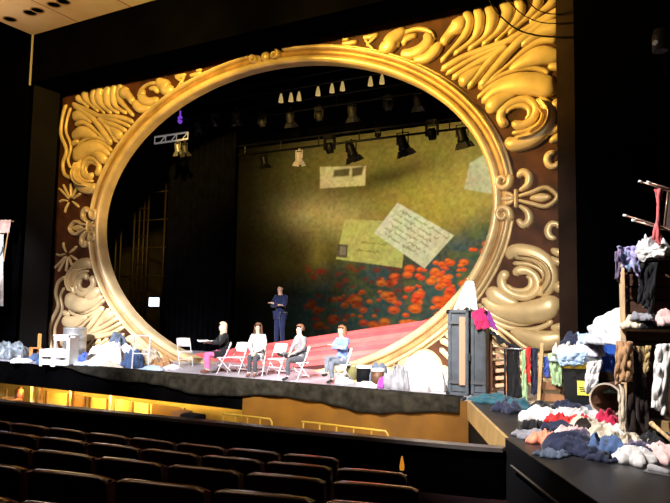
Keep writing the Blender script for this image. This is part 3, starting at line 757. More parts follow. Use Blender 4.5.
#SECTION pit
# ================================================================== stage edge gauze and pit furniture
def gauze():
    V = []; Fc = []; n = 150; xs0, xs1 = -3.9, 6.8; rows = 7
    for j in range(rows):
        t = j/(rows-1)
        for i in range(n+1):
            x = xs0+(xs1-xs0)*i/n
            f = .34+.07*math.sin(x*1.6)+.05*noise.noise(Vector((x*1.1, 0, 3)))
            if x < -1.5: f *= (x-xs0)/(-1.5-xs0)*.9+.1
            fold = .025*math.sin(x*9+2*math.sin(x*1.3))*t+.02*noise.noise(Vector((x*6, t*3, 1)))
            if j == 0: V.append((x, -3.06, .058))
            else: V.append((x, -3.30-.03*t+fold, .056-f*(j-1)/(rows-2)))
    for j in range(rows-1):
        for i in range(n): a = j*(n+1)+i; Fc.append((a, a+1, a+n+2, a+n+1))
    o = mobj('stage_edge_gauze', V, Fc, mat('dusty_gauze', (.007, .006, .004), .9, 0, .1, col2=(.022, .019, .013), scale=7, bump=.3, bscale=40), None, True)
    s = o.modifiers.new('thick', 'SOLIDIFY'); s.thickness = .008
    tag(o, 'dusty scalloped gauze strip hanging over the front edge of the stage', 'cloth')
gauze()
yell = mat('yellow_panel', (.80, .58, .16), .6, 0, .3, var=.1, scale=2)
brownp = mat('pit_brown', (.16, .07, .02), .6, 0, .3, var=.3, scale=3)
for i, (u0, u1, lab, mm_, tp) in enumerate([(0, 7, 'yellow panel at the far left end of the pit', yell, 388), (47, 69, 'bright yellow panel in the pit under the white step crate', yell, 391),
        (74, 88, 'dull yellow panel left of the pale pit panel', brownp, 395), (91, 108, 'pale yellow panel in the pit left of its round post', yell, 397), (117, 131, 'bright yellow panel in the pit below the gauze end', yell, 399), (134, 150, 'long low yellow panel in the middle of the pit', yell, 402), (152, 184, 'dim yellow panel left of the black pit box', ply, 404)]):
    a = PY(u0, tp, -2.4); b = PY(u1, tp, -2.4)
    root = empty('pit_screen', ((a.x+b.x)/2, -2.4, -1.9), 0, lab, 'panel')
    MB().box((0, 0, .05+(a.z+1.9)/2), (b.x-a.x, .03, a.z+1.9-.1), bev=.005).obj('board', mm_, root)
    for sx in (-1, 1): MB().box((sx*(b.x-a.x)*.5, -.01, (a.z+1.9)/2), (.05, .06, a.z+1.9)).obj('post', brownp if i % 2 else woodlight, root)
    MB().box((0, 0, .02), ((b.x-a.x)*.9, .4, .04)).obj('foot', brownp, root)
# uprights under the stage
for i, (u, lab) in enumerate([(33, 'orange lit post at the left of the pit'), (41, 'brown post between the two yellow pit panels'), (72, 'dark brown post right of the bright yellow pit panel'), (112, 'round pale post in the pit')]):
    a = PY(u, 394, -2.75); root = empty('pit_post', (a.x, -2.75, -1.9), 0, lab, 'post')
    MB().box((0, 0, .69), (.10, .10, 1.38), bev=.01).obj('shaft', woodlight if i in (0, 3) else brownp, root)
    MB().box((0, 0, .02), (.2, .2, .04)).obj('base', brownp, root)
# handrail with brackets
p0 = PY(222, 413.5, -3.75); p1 = PY(272, 419, -3.75); p2 = PY(302, 421, -3.75); p3 = PY(388, 432, -3.75)
def pit_rail(a, b, label, n):
    z = (a.z+b.z)/2; root = empty('pit_handrail', (a.x, -3.75, -1.9), 0, label, 'handrail'); L = b.x-a.x; h = z+1.9
    MB().tube([(0, 0, h), (L-.05, 0, h), (L, 0, h-.06), (L, 0, h-.18)], .022, 8).obj('bar', mat('yellow_rail', (.30, .18, .02), .4, 0, .5), root, True)
    for i in range(n): MB().tube([(L*(i+.1)/n, 0, 0), (L*(i+.1)/n, 0, h)], .016, 6).obj('stanchion', MATS['yellow_rail'], root)
    MB().box((L/2, 0, .015), (L+.1, .12, .03)).obj('base_rail', brownp, root)
pit_rail(p0, p1, 'short yellow handrail in the pit beside the black box', 4)
pit_rail(p2, p3, 'long yellow handrail in the pit below the gauze', 5)
a = PY(182, 409, -3.8); bx = empty('pit_cabinet', (a.x, -3.8, -1.9), 0, 'brown box beside the black one in the pit', 'box')
MB().box((0, 0, .62), (.34, .35, 1.24), bev=.015).obj('carcass', brownp, bx); MB().box((0, -.18, .9), (.28, .02, .5)).obj('door', mat('pit_brown_door', (.22, .10, .03), .6), bx)
a = PY(193, 412, -3.9); bx = empty('pit_speaker', (a.x, -3.9, -1.9), 0, 'black speaker box standing in the pit', 'speaker')
MB().box((0, 0, .61), (.46, .35, 1.22), bev=.02).obj('cabinet', black, bx); MB().lathe([(1e-6, 0), (.15, 0), (.16, .02), (1e-6, .01)], 18, (0, -.19, .85), Matrix.Rotation(R_(90), 3, 'X')).obj('cone', darkmetal, bx)
a = PY(12, 388, -3.05); pc = empty('pit_chair', (a.x, -3.05, -1.9), R_(-20), 'reddish brown upholstered chair at the left end of the pit', 'chair')
pcm = mat('pit_chair_leather', (.20, .045, .018), .45, 0, .4, var=.4, scale=6); hb = a.z+1.9
MB().box((0, .2, hb-.22), (.46, .12, .46), bev=.055).obj('backrest', pcm, pc, True); MB().box((0, 0, .62), (.48, .46, .12), bev=.04).obj('seat', pcm, pc, True)
for sx in (-.2, .2):
    MB().box((sx, .22, (hb-.3)/2), (.045, .045, hb-.3)).obj('leg', brownp, pc); MB().box((sx, -.18, .29), (.045, .045, .58)).obj('leg', brownp, pc)
    MB().box((sx*1.25, 0, .86), (.06, .40, .06), bev=.02).obj('armrest', brownp, pc); MB().box((sx*1.25, -.16, .7), (.04, .04, .28)).obj('arm_post', brownp, pc)
# pit lamps
for u, p in ((20, 70), (60, 110), (100, 90), (130, 100), (160, 40)):
    q = PY(u, 400, -3.0)
    l = bpy.data.lights.new('pit_lamp', 'POINT'); l.energy = p; l.color = (1, .66, .16); l.shadow_soft_size = .1
    o = bpy.data.objects.new('pit_lamp', l); C.objects.link(o); o.location = (q.x, -2.95, -.75)
for x, p in ((3.2, 16), (5.2, 18), (6.9, 26)):
    l = bpy.data.lights.new('pit_lamp', 'POINT'); l.energy = p; l.color = (1, .62, .14); l.shadow_soft_size = .15
    o = bpy.data.objects.new('pit_lamp', l); C.objects.link(o); o.location = (x, -4.6, -1.3)
# orange aisle light at the dark aisle end has its own glow, built further down
#SECTION seats
# ================================================================== stalls seats
velvet = mat('red_velvet', (.12, .012, .012), .7, 0, .3, var=.3, scale=8, sheen=.3)
seatback = mat('seat_back_board', (.085, .017, .013), .45, 0, .4, var=.4, scale=3, wave=(1, 1, 6))
seatwood = mat('seat_rail_wood', (.24, .15, .12), .22, 0, .8, var=.3, scale=5, coat=1.)
def make_seat():
    root = empty('theatre_seat')
    W = .515
    def panel(y0, y1, ztop, zbot, w, crown, n=10):
        V = []; Fc = []
        for i in range(n+1):
            s = -1+2*i/n; x = s*w/2; cv = -.03*(1-s*s)      # shallow hollow
            ed = max(0, abs(s)-.90)/.10; zt = ztop+crown*(1-s*s)-.012*ed**2
            V += [(x, y0+cv, zbot), (x, y0+cv-.04, zt), (x, y1+cv-.04, zt), (x, y1+cv, zbot)]
        for i in range(n):
            a = 4*i
            for k in range(4): Fc.append((a+k, a+4+k, a+4+(k+1) % 4, a+(k+1) % 4))
        Fc.append((0, 1, 2, 3)); e = 4*n; Fc.append((e+3, e+2, e+1, e)); return V, Fc
    mobj('back_board', *panel(-.05, -.02, .895, .30, W, .012), seatback, root)
    mobj('back_cushion', *panel(-.018, .055, .885, .42, W-.03, .012), velvet, root)
    V = []; Fc = []; n = 12; k = 6
    for i in range(n+1):
        s = -1+2*i/n; ed = max(0, abs(s)-.90)/.10; c = Vector((s*W/2, -.072-.03*(1-s*s), .90+.012*(1-s*s)-.012*ed**2))
        for q in range(k): a = T2*q/k; V.append(c+Vector((0, .030*math.cos(a), .012*math.sin(a))))
    for i in range(n):
        for q in range(k): a = i*k+q; b = i*k+(q+1) % k; Fc.append((a, b, b+k, a+k))
    Fc.append(tuple(range(k))); Fc.append(tuple(n*k+q for q in reversed(range(k))))
    mobj('top_rail', V, Fc, seatwood, root, True)
    MB().box((0, .10, .56), (W-.07, .09, .40), bev=.03).obj('tip_up_seat', velvet, root)
    MB().box((-.275, .12, .60), (.045, .36, .05), bev=.012).obj('armrest', seatwood, root)
    MB().box((-.275, .10, .29), (.035, .22, .58)).obj('stanchion', seatback, root)
    MB().box((-.275, .10, .01), (.06, .30, .02)).obj('foot', darkmetal, root)
    return root
ROWN = ['front row nearest the pit', 'second row from the pit', 'third row from the pit', 'fourth row from the pit', 'fifth row from the pit', 'row nearest the viewer']
ORD = ['first', 'second', 'third', 'fourth', 'fifth', 'sixth', 'seventh', 'eighth', 'ninth', 'tenth', 'eleventh', 'twelfth', 'thirteenth', 'fourteenth', 'fifteenth']
def proj(P):
    d = Vector(P)-CAM; z = d.dot(_F)
    return (335+FPX*d.dot(_R)/z, 251.5-FPX*d.dot(_U)/z) if z > .2 else (9e9, 9e9)
seat0 = None
ends = [352, 405, 428, 430, 430, 430]
for k in range(6):
    ph = SE['ph'][min(k, 4)]+(.5*(k-4) if k > 4 else 0); row = []
    for i in range(-14, 16):
        s = ph+(i+.5)*SE['p']; P, rz = row_pt(k, s)
        top = proj(P+Vector((0, 0, .95)))
        if -60 < top[0] < ends[k]-12 and top[1] < 520: row.append((top[0], P, rz))
    row.sort(key=lambda r: r[0])
    for j, (u, P, rz) in enumerate(row):
        if seat0 is None: seat0 = make_seat(); o = seat0
        else: o = copy_tree(seat0)
        o.location = P; o.rotation_euler = (0, 0, rz)
        tag(o, 'dark red theatre seat, %s from the left in the %s' % (ORD[j], ROWN[k]), 'seat', 'stalls seats')
#SECTION chairs
# ================================================================== folding chairs
def msc(P): return (Vector(P)-CAM).dot(_F)/FPX      # metres per photo pixel at a point
chairwhite = mat('chair_white_enamel', (.74, .74, .76), .35, .1, .5)
def make_chair():
    root = empty('folding_chair')
    for sx in (-1, 1):
        x = sx*.21
        MB().tube([(x, -.22, .0), (x, -.02, .42), (x, .17, .84), (x*.96, .175, .87)], .012, 6).obj('front_leg', chairwhite, root, True)
        MB().tube([(x*.9, .24, .0), (x*.9, -.16, .44)], .012, 6).obj('rear_leg', chairwhite, root, True)
    MB().box((0, -.02, .445), (.40, .40, .03), bev=.012).obj('seat', chairwhite, root)
    V = []; Fc = []; n = 10
    for j, (z, y) in enumerate(((.60, .075), (.84, .185))):
        for th in (0, .02):
            for i in range(n+1):
                s = -1+2*i/n; V.append((s*.215, y+.03*(1-s*s)+th-.01, z+(.03*(1-s**4) if j else 0)))
    k = n+1
    for i in range(n): Fc += [(i, i+1, 2*k+i+1, 2*k+i), (k+i, 3*k+i, 3*k+i+1, k+i+1), (2*k+i, 2*k+i+1, 3*k+i+1, 3*k+i), (i, k+i, k+i+1, i+1)]
    Fc += [(0, 2*k, 3*k, k), (n, k+n, 3*k+n, 2*k+n)]
    mobj('backrest', V, Fc, chairwhite, root, True)
    for z, y0 in ((.10, .19), (.22, -.115)): MB().tube([(-.19, y0, z), (.19, y0, z)], .009, 6).obj('stretcher', chairwhite, root, True)
    return root
chair0 = None
def chair(u, v, face, label, z=0.):
    """face: direction the sitter looks, degrees in the plan (0 = to the viewer's right along x, -90 = to the house)"""
    global chair0
    if chair0 is None: chair0 = make_chair(); o = chair0
    else: o = copy_tree(chair0)
    p = PZ(u, v, z); o.location = p; o.rotation_euler = (0, 0, R_(face+90)); o.scale = (.87, .87, .87)
    tag(o, label, 'chair', 'white folding chairs on the stage'); return o

#SECTION people
# ================================================================== people
def skin_mesh(name, verts, edges, radii, mt, parent, sub=2, root=0):
    me = bpy.data.meshes.new(name); me.from_pydata(verts, edges, []); o = bpy.data.objects.new(name, me); C.objects.link(o)
    md = o.modifiers.new('skin', 'SKIN'); md.use_smooth_shade = True
    sv = me.skin_vertices[0].data
    for i, r in enumerate(radii): sv[i].radius = (r, r) if not isinstance(r, tuple) else r
    sv[root].use_root = True
    ss = o.modifiers.new('sub', 'SUBSURF'); ss.levels = sub; ss.render_levels = sub
    dg = bpy.context.evaluated_depsgraph_get(); ev = o.evaluated_get(dg)
    m2 = bpy.data.meshes.new_from_object(ev); m2.name = name
    bpy.data.objects.remove(o); bpy.data.meshes.remove(me)
    m2.materials.clear(); m2.materials.append(mt)
    ob = bpy.data.objects.new(name, m2); return link(ob, parent)
class Chain:
    def __init__(s): s.v = []; s.e = []; s.r = []
    def add(s, p, r, par=None):
        s.v.append(tuple(p)); s.r.append(r)
        if par is not None: s.e.append((par, len(s.v)-1))
        return len(s.v)-1
def LR(a, b, t): return Vector(a).lerp(Vector(b), t)
SIT = dict(pelvis=(0, 0, .54), spine=(0, .03, .76), chest=(0, .02, .99), neck=(0, .0, 1.155), chin=(0, -.03, 1.225), head=(0, -.012, 1.305), crown=(0, .0, 1.375),
    shL=(.17, .02, 1.07), elL=(.23, -.06, .82), wrL=(.13, -.26, .70), shR=(-.17, .02, 1.07), elR=(-.23, -.06, .82), wrR=(-.13, -.26, .70),
    hipL=(.09, -.03, .53), knL=(.11, -.46, .52), anL=(.11, -.42, .09), toL=(.12, -.58, .035), hipR=(-.09, -.03, .53), knR=(-.11, -.46, .52), anR=(-.11, -.42, .09), toR=(-.12, -.58, .035))
skinm = mat('skin_light', (.62, .40, .30), .5, 0, .4, var=.06, scale=12)
eyem = mat('eye_dark', (.03, .02, .02), .2); lipmt = mat('lip', (.45, .18, .16), .5)
def person(u, v, face, label, J=None, top=None, trousers=None, shoe=None, hair=None, hairlen=1., hairm=None, coat_len=0, z=0., collar=None, headturn=0., extra=None, loc=None, sub=2):
    j = dict(SIT); j.update(J or {}); j = {k: Vector(q) for k, q in j.items()}
    P = loc if loc is not None else PZ(u, v, z)
    root = empty('person', P, R_(face+90), label, 'person')
    if loc is not None and 'pelvis' not in (J or {}): root.scale = (.87, .87, .87)
    elif loc is not None: root.scale = (1.07, 1.07, 1.07)
    c = Chain()
    pe = c.add(j['pelvis'], (.135, .11)); sp = c.add(j['spine'], (.115, .09), pe); ch = c.add(j['chest'], (.145, .105), sp)
    nk = c.add(j['neck'], .055, ch); cn = c.add(j['chin'], (.062, .070), nk); hd = c.add(j['head'], (.082, .098), cn); cr = c.add(j['crown'], (.062, .078), hd)
    c.add(j['head']+Vector((0, -.108, -.012)), .011, hd)
    for s in 'LR':
        sx = 1 if s == 'L' else -1
        sh = c.add(j['sh'+s], .058, ch); el = c.add(j['el'+s], .042, sh); wr = c.add(j['wr'+s], .028, el)
        d = (j['wr'+s]-j['el'+s]).normalized(); side = d.cross(Vector((0, 0, 1)))
        side = side.normalized() if side.length > .1 else Vector((1, 0, 0)); dn = side.cross(d)
        pm = c.add(j['wr'+s]+d*.06, (.036, .018), wr)
        for q, (o, L) in enumerate(((-.03, .062), (-.011, .075), (.009, .07), (.027, .055))):
            k0 = c.add(j['wr'+s]+d*.105+side*o, .0095, pm); k1 = c.add(j['wr'+s]+d*(.105+L*.55)+side*o*1.05-Vector((0, 0, .012)), .0085, k0)
            c.add(j['wr'+s]+d*(.105+L*.85)+side*o*1.05-Vector((0, 0, .035)), .0075, k1)
        th = c.add(j['wr'+s]+d*.05-side*.045*sx, .011, pm); c.add(j['wr'+s]+d*.09-side*.062*sx, .009, th)
        hp = c.add(j['hip'+s], .088, pe); mid = c.add(LR(j['hip'+s], j['kn'+s], .55), .072, hp); kn = c.add(j['kn'+s], .056, mid)
        cf = c.add(LR(j['kn'+s], j['an'+s], .35), .052, kn); an = c.add(j['an'+s], .036, cf); c.add(j['to'+s], (.036, .024), an)
    skin_mesh('body', c.v, c.e, c.r, skinm, root, sub)
    h = j['head']
    for sx in (-1, 1):
        MB().ball(h+Vector((sx*.030, -.090, .012)), .012, 8).obj('eye', eyem, root, True)
        MB().ball(h+Vector((sx*.078, .005, -.005)), .022, 8, (.4, .8, 1.2)).obj('ear', skinm, root, True)
    MB().ball(h+Vector((0, -.088, -.05)), .018, 8, (1.3, .5, .4)).obj('mouth', lipmt, root, True)
    if hairm is not None:
        V = []; Fc = []; n, mm = 20, 12; cc = h+Vector((0, .016, .035))
        for i in range(mm+1):
            ph = math.pi*i/mm
            for k in range(n):
                a = T2*k/n; w_ = 1+.05*noise.noise(Vector((math.cos(a)*3, math.sin(a)*3, ph*2)))
                p = Vector((.100*math.sin(ph)*math.cos(a)*w_, .116*math.sin(ph)*math.sin(a)*w_, .108*math.cos(ph)))
                if p.z < 0 and hairlen > 1:
                    t = -p.z/.10; rr = max(.35, math.sin(ph)); p = Vector(((.095+.05*t)*math.cos(a)*(.6+.4*rr)*w_, (.10*math.sin(a)*(.5+.5*rr)+.02*t)*w_, -t*.10*hairlen))
                V.append(cc+p)
        for i in range(mm):
            for k in range(n):
                a_, b_ = i*n+k, i*n+(k+1) % n; f = (a_, b_, b_+n, a_+n)
                m_ = sum((V[q] for q in f), Vector())/4-cc
                if m_.y < -.045 and m_.z < .045: continue
                if hairlen <= 1 and m_.z < -.045: continue
                Fc.append(f)
        o = mobj('hair', V, Fc, hairm, root, True); s = o.modifiers.new('t', 'SOLIDIFY'); s.thickness = .014
    ex = .020
    if top is not None:
        c = Chain(); pe = c.add(j['pelvis']+Vector((0, 0, .0)), (.165, .14)); s0_ = c.add(LR(j['pelvis'], j['spine'], .5), (.158, .135), pe); sp = c.add(j['spine'], (.155, .132), s0_); s1_ = c.add(LR(j['spine'], j['chest'], .5), (.165, .135), sp); ch = c.add(j['chest'], (.172, .132), s1_); c.add(LR(j['chest'], j['neck'], .75), (.075, .07), ch)
        for s in 'LR':
            sh = c.add(j['sh'+s], .08, ch); el = c.add(j['el'+s], .064, sh); c.add(LR(j['el'+s], j['wr'+s], .93), .048, el)
            if coat_len:
                hp = c.add(j['hip'+s], .115, pe); c.add(LR(j['hip'+s], j['kn'+s], coat_len), .115, hp)
        skin_mesh('jacket' if not coat_len else 'coat', c.v, c.e, c.r, top, root, sub)
    if trousers is not None:
        c = Chain(); pe = c.add(j['pelvis']+Vector((0, 0, -.02)), (.15, .125))
        for s in 'LR':
            hp = c.add(j['hip'+s], .104, pe); mid = c.add(LR(j['hip'+s], j['kn'+s], .55), .09, hp); kn = c.add(j['kn'+s], .073, mid); cf = c.add(LR(j['kn'+s], j['an'+s], .4), .068, kn); c.add(LR(j['kn'+s], j['an'+s], .95), .058, cf)
        skin_mesh('trousers', c.v, c.e, c.r, trousers, root, sub)
    if shoe is not None:
        for s in 'LR':
            c = Chain(); d = (j['to'+s]-j['an'+s]); a = c.add(j['an'+s]+Vector((0, .02, .01)), .05); b = c.add(j['an'+s]+d*.35+Vector((0, 0, -.015)), (.05, .042), a); c.add(j['to'+s]+d.normalized()*.03+Vector((0, 0, .012)), (.045, .032), b)
            skin_mesh('shoe', c.v, c.e, c.r, shoe, root, 1)
    if collar is not None:
        V = [j['neck']+Vector((-.05, -.075, -.0)), j['neck']+Vector((.05, -.075, 0)), j['chest']+Vector((.03, -.15, -.05)), j['chest']+Vector((-.03, -.15, -.05))]
        V += [q+Vector((0, .03, 0)) for q in V]
        mobj('shirt_front', V, [(0, 1, 2, 3), (7, 6, 5, 4), (0, 4, 5, 1), (1, 5, 6, 2), (2, 6, 7, 3), (3, 7, 4, 0)], collar, root)
    return root
blonde = mat('hair_blonde', (.72, .58, .36), .5, var=.2, scale=40); brown = mat('hair_brown', (.13, .06, .03), .5, var=.3, scale=40); auburn = mat('hair_auburn', (.24, .09, .04), .5, var=.3, scale=40); grey_h = mat('hair_grey', (.4, .38, .36), .6)
c_white = cloth('white', (.62, .61, .63)); c_black = cloth('black', (.010, .010, .012)); c_navy = cloth('navy', (.012, .018, .07)); c_greyj = cloth('grey_jacket', (.17, .16, .17)); c_blue = cloth('sweater_blue', (.16, .24, .52)); c_pink = cloth('pink', (.70, .12, .28)); c_dark = cloth('charcoal', (.05, .05, .06)); c_brownb = cloth('boot_brown', (.12, .04, .03)); c_jean = cloth('jean_grey', (.13, .15, .19)); c_navy2 = cloth('deep_blue', (.010, .016, .06)); c_paper = mat('paper_white', (.82, .82, .80), .7)
FL1 = PZ(222, 373); FL2 = PZ(257, 375.5); FL3 = PZ(299, 379.5); FL4 = PZ(341, 382)
# 1 blonde woman reading, turned to the left
person(0, 0, -125, 'seated woman with long blonde hair and pink trousers reading pages at far left', dict(wrL=(.10, -.40, .86), wrR=(-.12, -.40, .86), elL=(.24, -.12, .86), elR=(-.24, -.12, .86), head=(0, -.03, 1.30), chin=(0, -.06, 1.225)),
    c_black, c_pink, c_brownb, True, 2.7, blonde, .72, loc=FL1)
chair(222, 373, -125, 'white folding chair under the blonde woman in pink trousers')
# 2 woman in a white coat
person(0, 0, -72, 'seated long haired woman in a white coat with hands in her lap', dict(wrL=(.05, -.30, .66), wrR=(-.05, -.30, .66), knL=(.08, -.45, .52), knR=(-.08, -.45, .52), anL=(.07, -.40, .09), anR=(-.07, -.46, .09), toL=(.09, -.55, .035), toR=(-.09, -.62, .035)),
    c_white, c_dark, c_brownb, True, 2.3, brown, .6, loc=FL2)
chair(257, 375.5, -72, 'white folding chair under the woman in the white coat')
# 3 man in grey jacket, ankle on knee
person(0, 0, -112, 'seated man in a grey jacket with one ankle crossed on his knee', dict(knL=(.12, -.46, .52), anL=(.12, -.44, .09), toL=(.13, -.61, .035), hipR=(-.09, -.03, .55), knR=(-.16, -.38, .66), anR=(.10, -.62, .66), toR=(.14, -.78, .70), wrL=(.06, -.22, .70), wrR=(-.14, -.20, .72), crown=(0, 0, 1.37)),
    c_greyj, c_dark, c_black, True, 1., brown, collar=c_white, loc=FL3)
chair(299, 379.5, -112, 'white folding chair under the man in the grey jacket')
# 4 person in a blue sweater, arms folded, legs crossed
person(0, 0, -108, 'seated person in a blue sweater with folded arms and crossed legs', dict(elL=(.24, -.10, .86), elR=(-.24, -.10, .86), wrL=(-.12, -.19, .93), wrR=(.12, -.21, .88), hipR=(-.09, -.03, .55), knR=(-.02, -.47, .62), anR=(.10, -.60, .24), toR=(.13, -.75, .22)),
    c_blue, c_jean, c_black, True, 1.25, auburn, loc=FL4)
chair(341, 382, -108, 'white folding chair under the person in the blue sweater')
# empty chairs
chair(184, 366, -30, 'empty white folding chair beside the foot of the oval frame at left')
chair(238, 373, -95, 'empty white folding chair between the blonde woman and the white coat')
chair(277, 375, -95, 'empty white folding chair between the white coat and the grey jacket')
# 5 standing man in navy
STAND = dict(pelvis=(0, 0, .95), spine=(0, .02, 1.15), chest=(0, .01, 1.36), neck=(0, 0, 1.51), chin=(0, -.03, 1.58), head=(0, -.012, 1.66), crown=(0, 0, 1.73), shL=(.18, .01, 1.44), shR=(-.18, .01, 1.44), elL=(.25, -.09, 1.17), elR=(-.25, -.09, 1.17), wrL=(-.13, -.17, 1.25), wrR=(.13, -.19, 1.20),
    hipL=(.095, 0, .92), hipR=(-.095, 0, .92), knL=(.11, -.02, .5), knR=(-.10, -.03, .5), anL=(.12, .02, .09), anR=(-.11, -.01, .09), toL=(.14, -.14, .035), toR=(-.12, -.17, .035))
mp = PY(279.5, 345, 1.75)
man_loc = Vector((mp.x, 1.75, PY(279.5, 283, 1.75).z-1.80*1.09))
person(0, 0, -100, 'standing balding man in dark navy with folded arms on the ramp', STAND, c_navy2, c_navy, c_black, True, .9, None, loc=man_loc)
plat = MB().box((0, 0, -.05), (2.4, .9, .10), bev=.01)
pf = empty('rear_platform', (man_loc.x, 1.80, man_loc.z), 0, 'dark platform behind the red ramp under the standing man', 'platform')
plat.obj('deck', mat('platform_dark', (.03, .02, .02), .7), pf)
for sx in (-1, 1):
    for sy in (-.35, .35): MB().box((sx*1.1, sy, -(man_loc.z+.1)/2-.05), (.08, .08, man_loc.z-.1)).obj('leg', black, pf)
# pages in the blonde woman's hands
pg = FL1+Matrix.Rotation(R_(-125+90), 3, 'Z') @ Vector((0, -.465, .775))
Vp = []
for t in (-1, 0, 1):
    for q in (-.14, .14): Vp.append((t*.21, q, .03*abs(t)))
pgo = mobj('script_pages', Vp, [(0, 2, 3, 1), (2, 4, 5, 3)], c_paper, None, False, pg, R_(-35)); s_ = pgo.modifiers.new('t', 'SOLIDIFY'); s_.thickness = .012
tag(pgo, 'open white script pages held by the blonde woman', 'script')

#SECTION cloth tools
def mound(name, label, u, v, w_, hgt, mt, ry=None, rot=0., z=0., seed=None, cat='clothing', group=None, loc=None, lump=1.):
    P = Vector(loc) if loc is not None else PZ(u, v, z); rx = w_*msc(P)/2; ry = ry or rx*.7
    sd = seed if seed is not None else int(u*7+v*13); nr, na = 20, 72; V = []; Fc = []
    ox = Vector((sd*.37, sd*.11, sd*.05)); ca, sa = math.cos(R_(rot)), math.sin(R_(rot))
    an0 = sd*1.7; c0, s0 = math.cos(an0), math.sin(an0); fr = 1/max(.25, min(rx, .6))
    def hf(x, y):
        xr, yr = x*c0+y*s0, -x*s0+y*c0
        q = Vector((xr*.75*fr, yr*2.5*fr, 0))+ox; wq = noise.noise_vector(q*.55)*.9
        g1 = noise.noise(q+wq); g2 = noise.noise(Vector((xr*1.3*fr, yr*5.5*fr, 3))+ox+wq*1.5); g3 = noise.noise(Vector((xr*5*fr, yr*8*fr, 7))+ox+wq*2)
        return .40+.42*math.exp(-(g1/.20)**2)+.24*math.exp(-(g2/.20)**2)+.06*math.exp(-(g3/.2)**2)+.25*noise.noise(q*.9+wq)
    V.append((0, 0, .012+hgt*(.80+(hf(0, 0)-.80)*min(1, .36/hgt))))
    for i in range(1, nr+1):
        r = i/nr
        for k in range(na):
            a = T2*k/na; er = 1+.55*noise.noise(Vector((math.cos(a)*1.5, math.sin(a)*1.5, sd*.3)))+.22*noise.noise(Vector((math.cos(a)*4, math.sin(a)*4, sd*.7)))
            x, y = rx*r*er*math.cos(a), ry*r*er*math.sin(a)
            pr = max(0, 1-r**3.4)**.6
            zz = .012+hgt*pr*(.80+(hf(x, y)-.80)*min(1, .36/hgt)) if r < 1 else .004
            d = noise.noise_vector(Vector((x*6, y*6, 1))+ox)*.03*pr
            V.append((x*ca-y*sa+d.x, x*sa+y*ca+d.y, zz))
    for k in range(na): Fc.append((0, 1+k, 1+(k+1) % na))
    for i in range(nr-1):
        for k in range(na):
            a = 1+i*na+k; b = 1+i*na+(k+1) % na; Fc.append((a, a+na, b+na, b))
    Fc.append(tuple(1+(nr-1)*na+k for k in reversed(range(na))))
    o = mobj(name, V, Fc, mt, None, True, P); return tag(o, label, cat, group)
def sheet(name, label, cor, mt, folds=4, amp=.04, nu=26, nv=22, hem=.05, cat='clothing', seed=1, sag=0., pinch=0., bulge=0., parent=None, th=.014, vert=True):
    """cor: TL, TR, BR, BL as (u, v, y)"""
    c = [PY(*q) for q in cor]; V = []; Fc = []
    n = (c[1]-c[0]).cross(c[3]-c[0])
    n = n.normalized() if n.length > 1e-6 else Vector((0, -1, 0))
    if n.y > 0: n = -n
    rs = random.Random(seed); ph = rs.random()*6
    for jv in range(nv+1):
        t = jv/nv
        for i in range(nu+1):
            s = i/nu; s2 = s
            if pinch: s2 = .5+(s-.5)*(1-pinch*math.sin(math.pi*min(1, t*1.2)))
            te = t*(1+hem*noise.noise(Vector((s*3, seed*1.7, 0))))
            p = c[0].lerp(c[1], s2).lerp(c[3].lerp(c[2], s2), te)
            wv = noise.noise_vector(Vector((s*2.2, t*2.6, seed*3.1)))
            f = 1.5*(abs(noise.noise(Vector((s*folds*1.25+wv.x*1.1+t*.5, t*1.3+wv.y*.9, seed*2.3))))*2.2-.55)*(.45+.55*t)+1.1*noise.noise(Vector((s*4+wv.z, t*5, seed)))+.2*noise.noise(Vector((s*11, t*9, seed*1.3)))
            p = p+n*(amp*f+bulge*math.sin(math.pi*s)*math.sin(math.pi*t))-Vector((0, 0, sag*math.sin(math.pi*s)*(1-t*.4)))
            V.append(p)
    for jv in range(nv):
        for i in range(nu): a = jv*(nu+1)+i; Fc.append((a, a+1, a+nu+2, a+nu+1))
    o0 = sum(V, Vector())/len(V); o0.z = min(v.z for v in V)
    o = mobj(name, [v-o0 for v in V], Fc, mt, parent, True, o0)
    s_ = o.modifiers.new('t', 'SOLIDIFY'); s_.thickness = th
    return tag(o, label, cat if parent is None else None) if parent is None else o
def gable(P, w_, d, h, name, mt): return None

#SECTION left clutter
# ================================================================== heap at the left of the stage
cl = {n: cloth(n, c) for n, c in dict(cream=(.52, .45, .34), offwhite=(.62, .60, .58), lavender=(.55, .53, .66), slate=(.08, .105, .15), denim=(.05, .09, .19), royal=(.04, .08, .34), teal=(.02, .085, .115), magenta=(.48, .02, .11), red=(.65, .03, .03), salmon=(.70, .22, .13), green=(.30, .44, .24), grey=(.20, .20, .22), tan=(.34, .19, .09), dbrown=(.014, .007, .005), purple=(.25, .04, .27), crimson=(.5, .02, .07), navyp=(.016, .020, .045), mauve=(.12, .09, .16), ice=(.55, .63, .70), olive=(.14, .13, .05), pinkw=(.58, .40, .38), black2=(.006, .006, .008), skyblue=(.33, .45, .62)).items()}
mound('bundled_plastic', 'crumpled grey plastic bundle at the far left end of the stage', 11, 358, 32, .50, mat('cloudy_plastic', (.17, .20, .22), .25, 0, .6, var=.5, scale=7, bump=.4, bscale=12), .5, cat='plastic sheet')
mound('white_cloth', 'low white cloth in front of the grey plastic bundle', 21, 362.5, 26, .12, cl['offwhite'], .3)
mound('blue_cloth', 'small blue cloth between plastic bundle and step crate', 37, 360.5, 16, .22, cl['denim'], .3)
p = PZ(38.5, 360); sc_ = msc(p)
oc = empty('chair_frame', p, R_(-20), 'narrow orange wooden chair back behind the blue cloth', 'chair')
for sx in (-.08, .08): MB().box((sx, 0, .38), (.045, .05, .76), bev=.01).obj('upright', woodorange, oc)
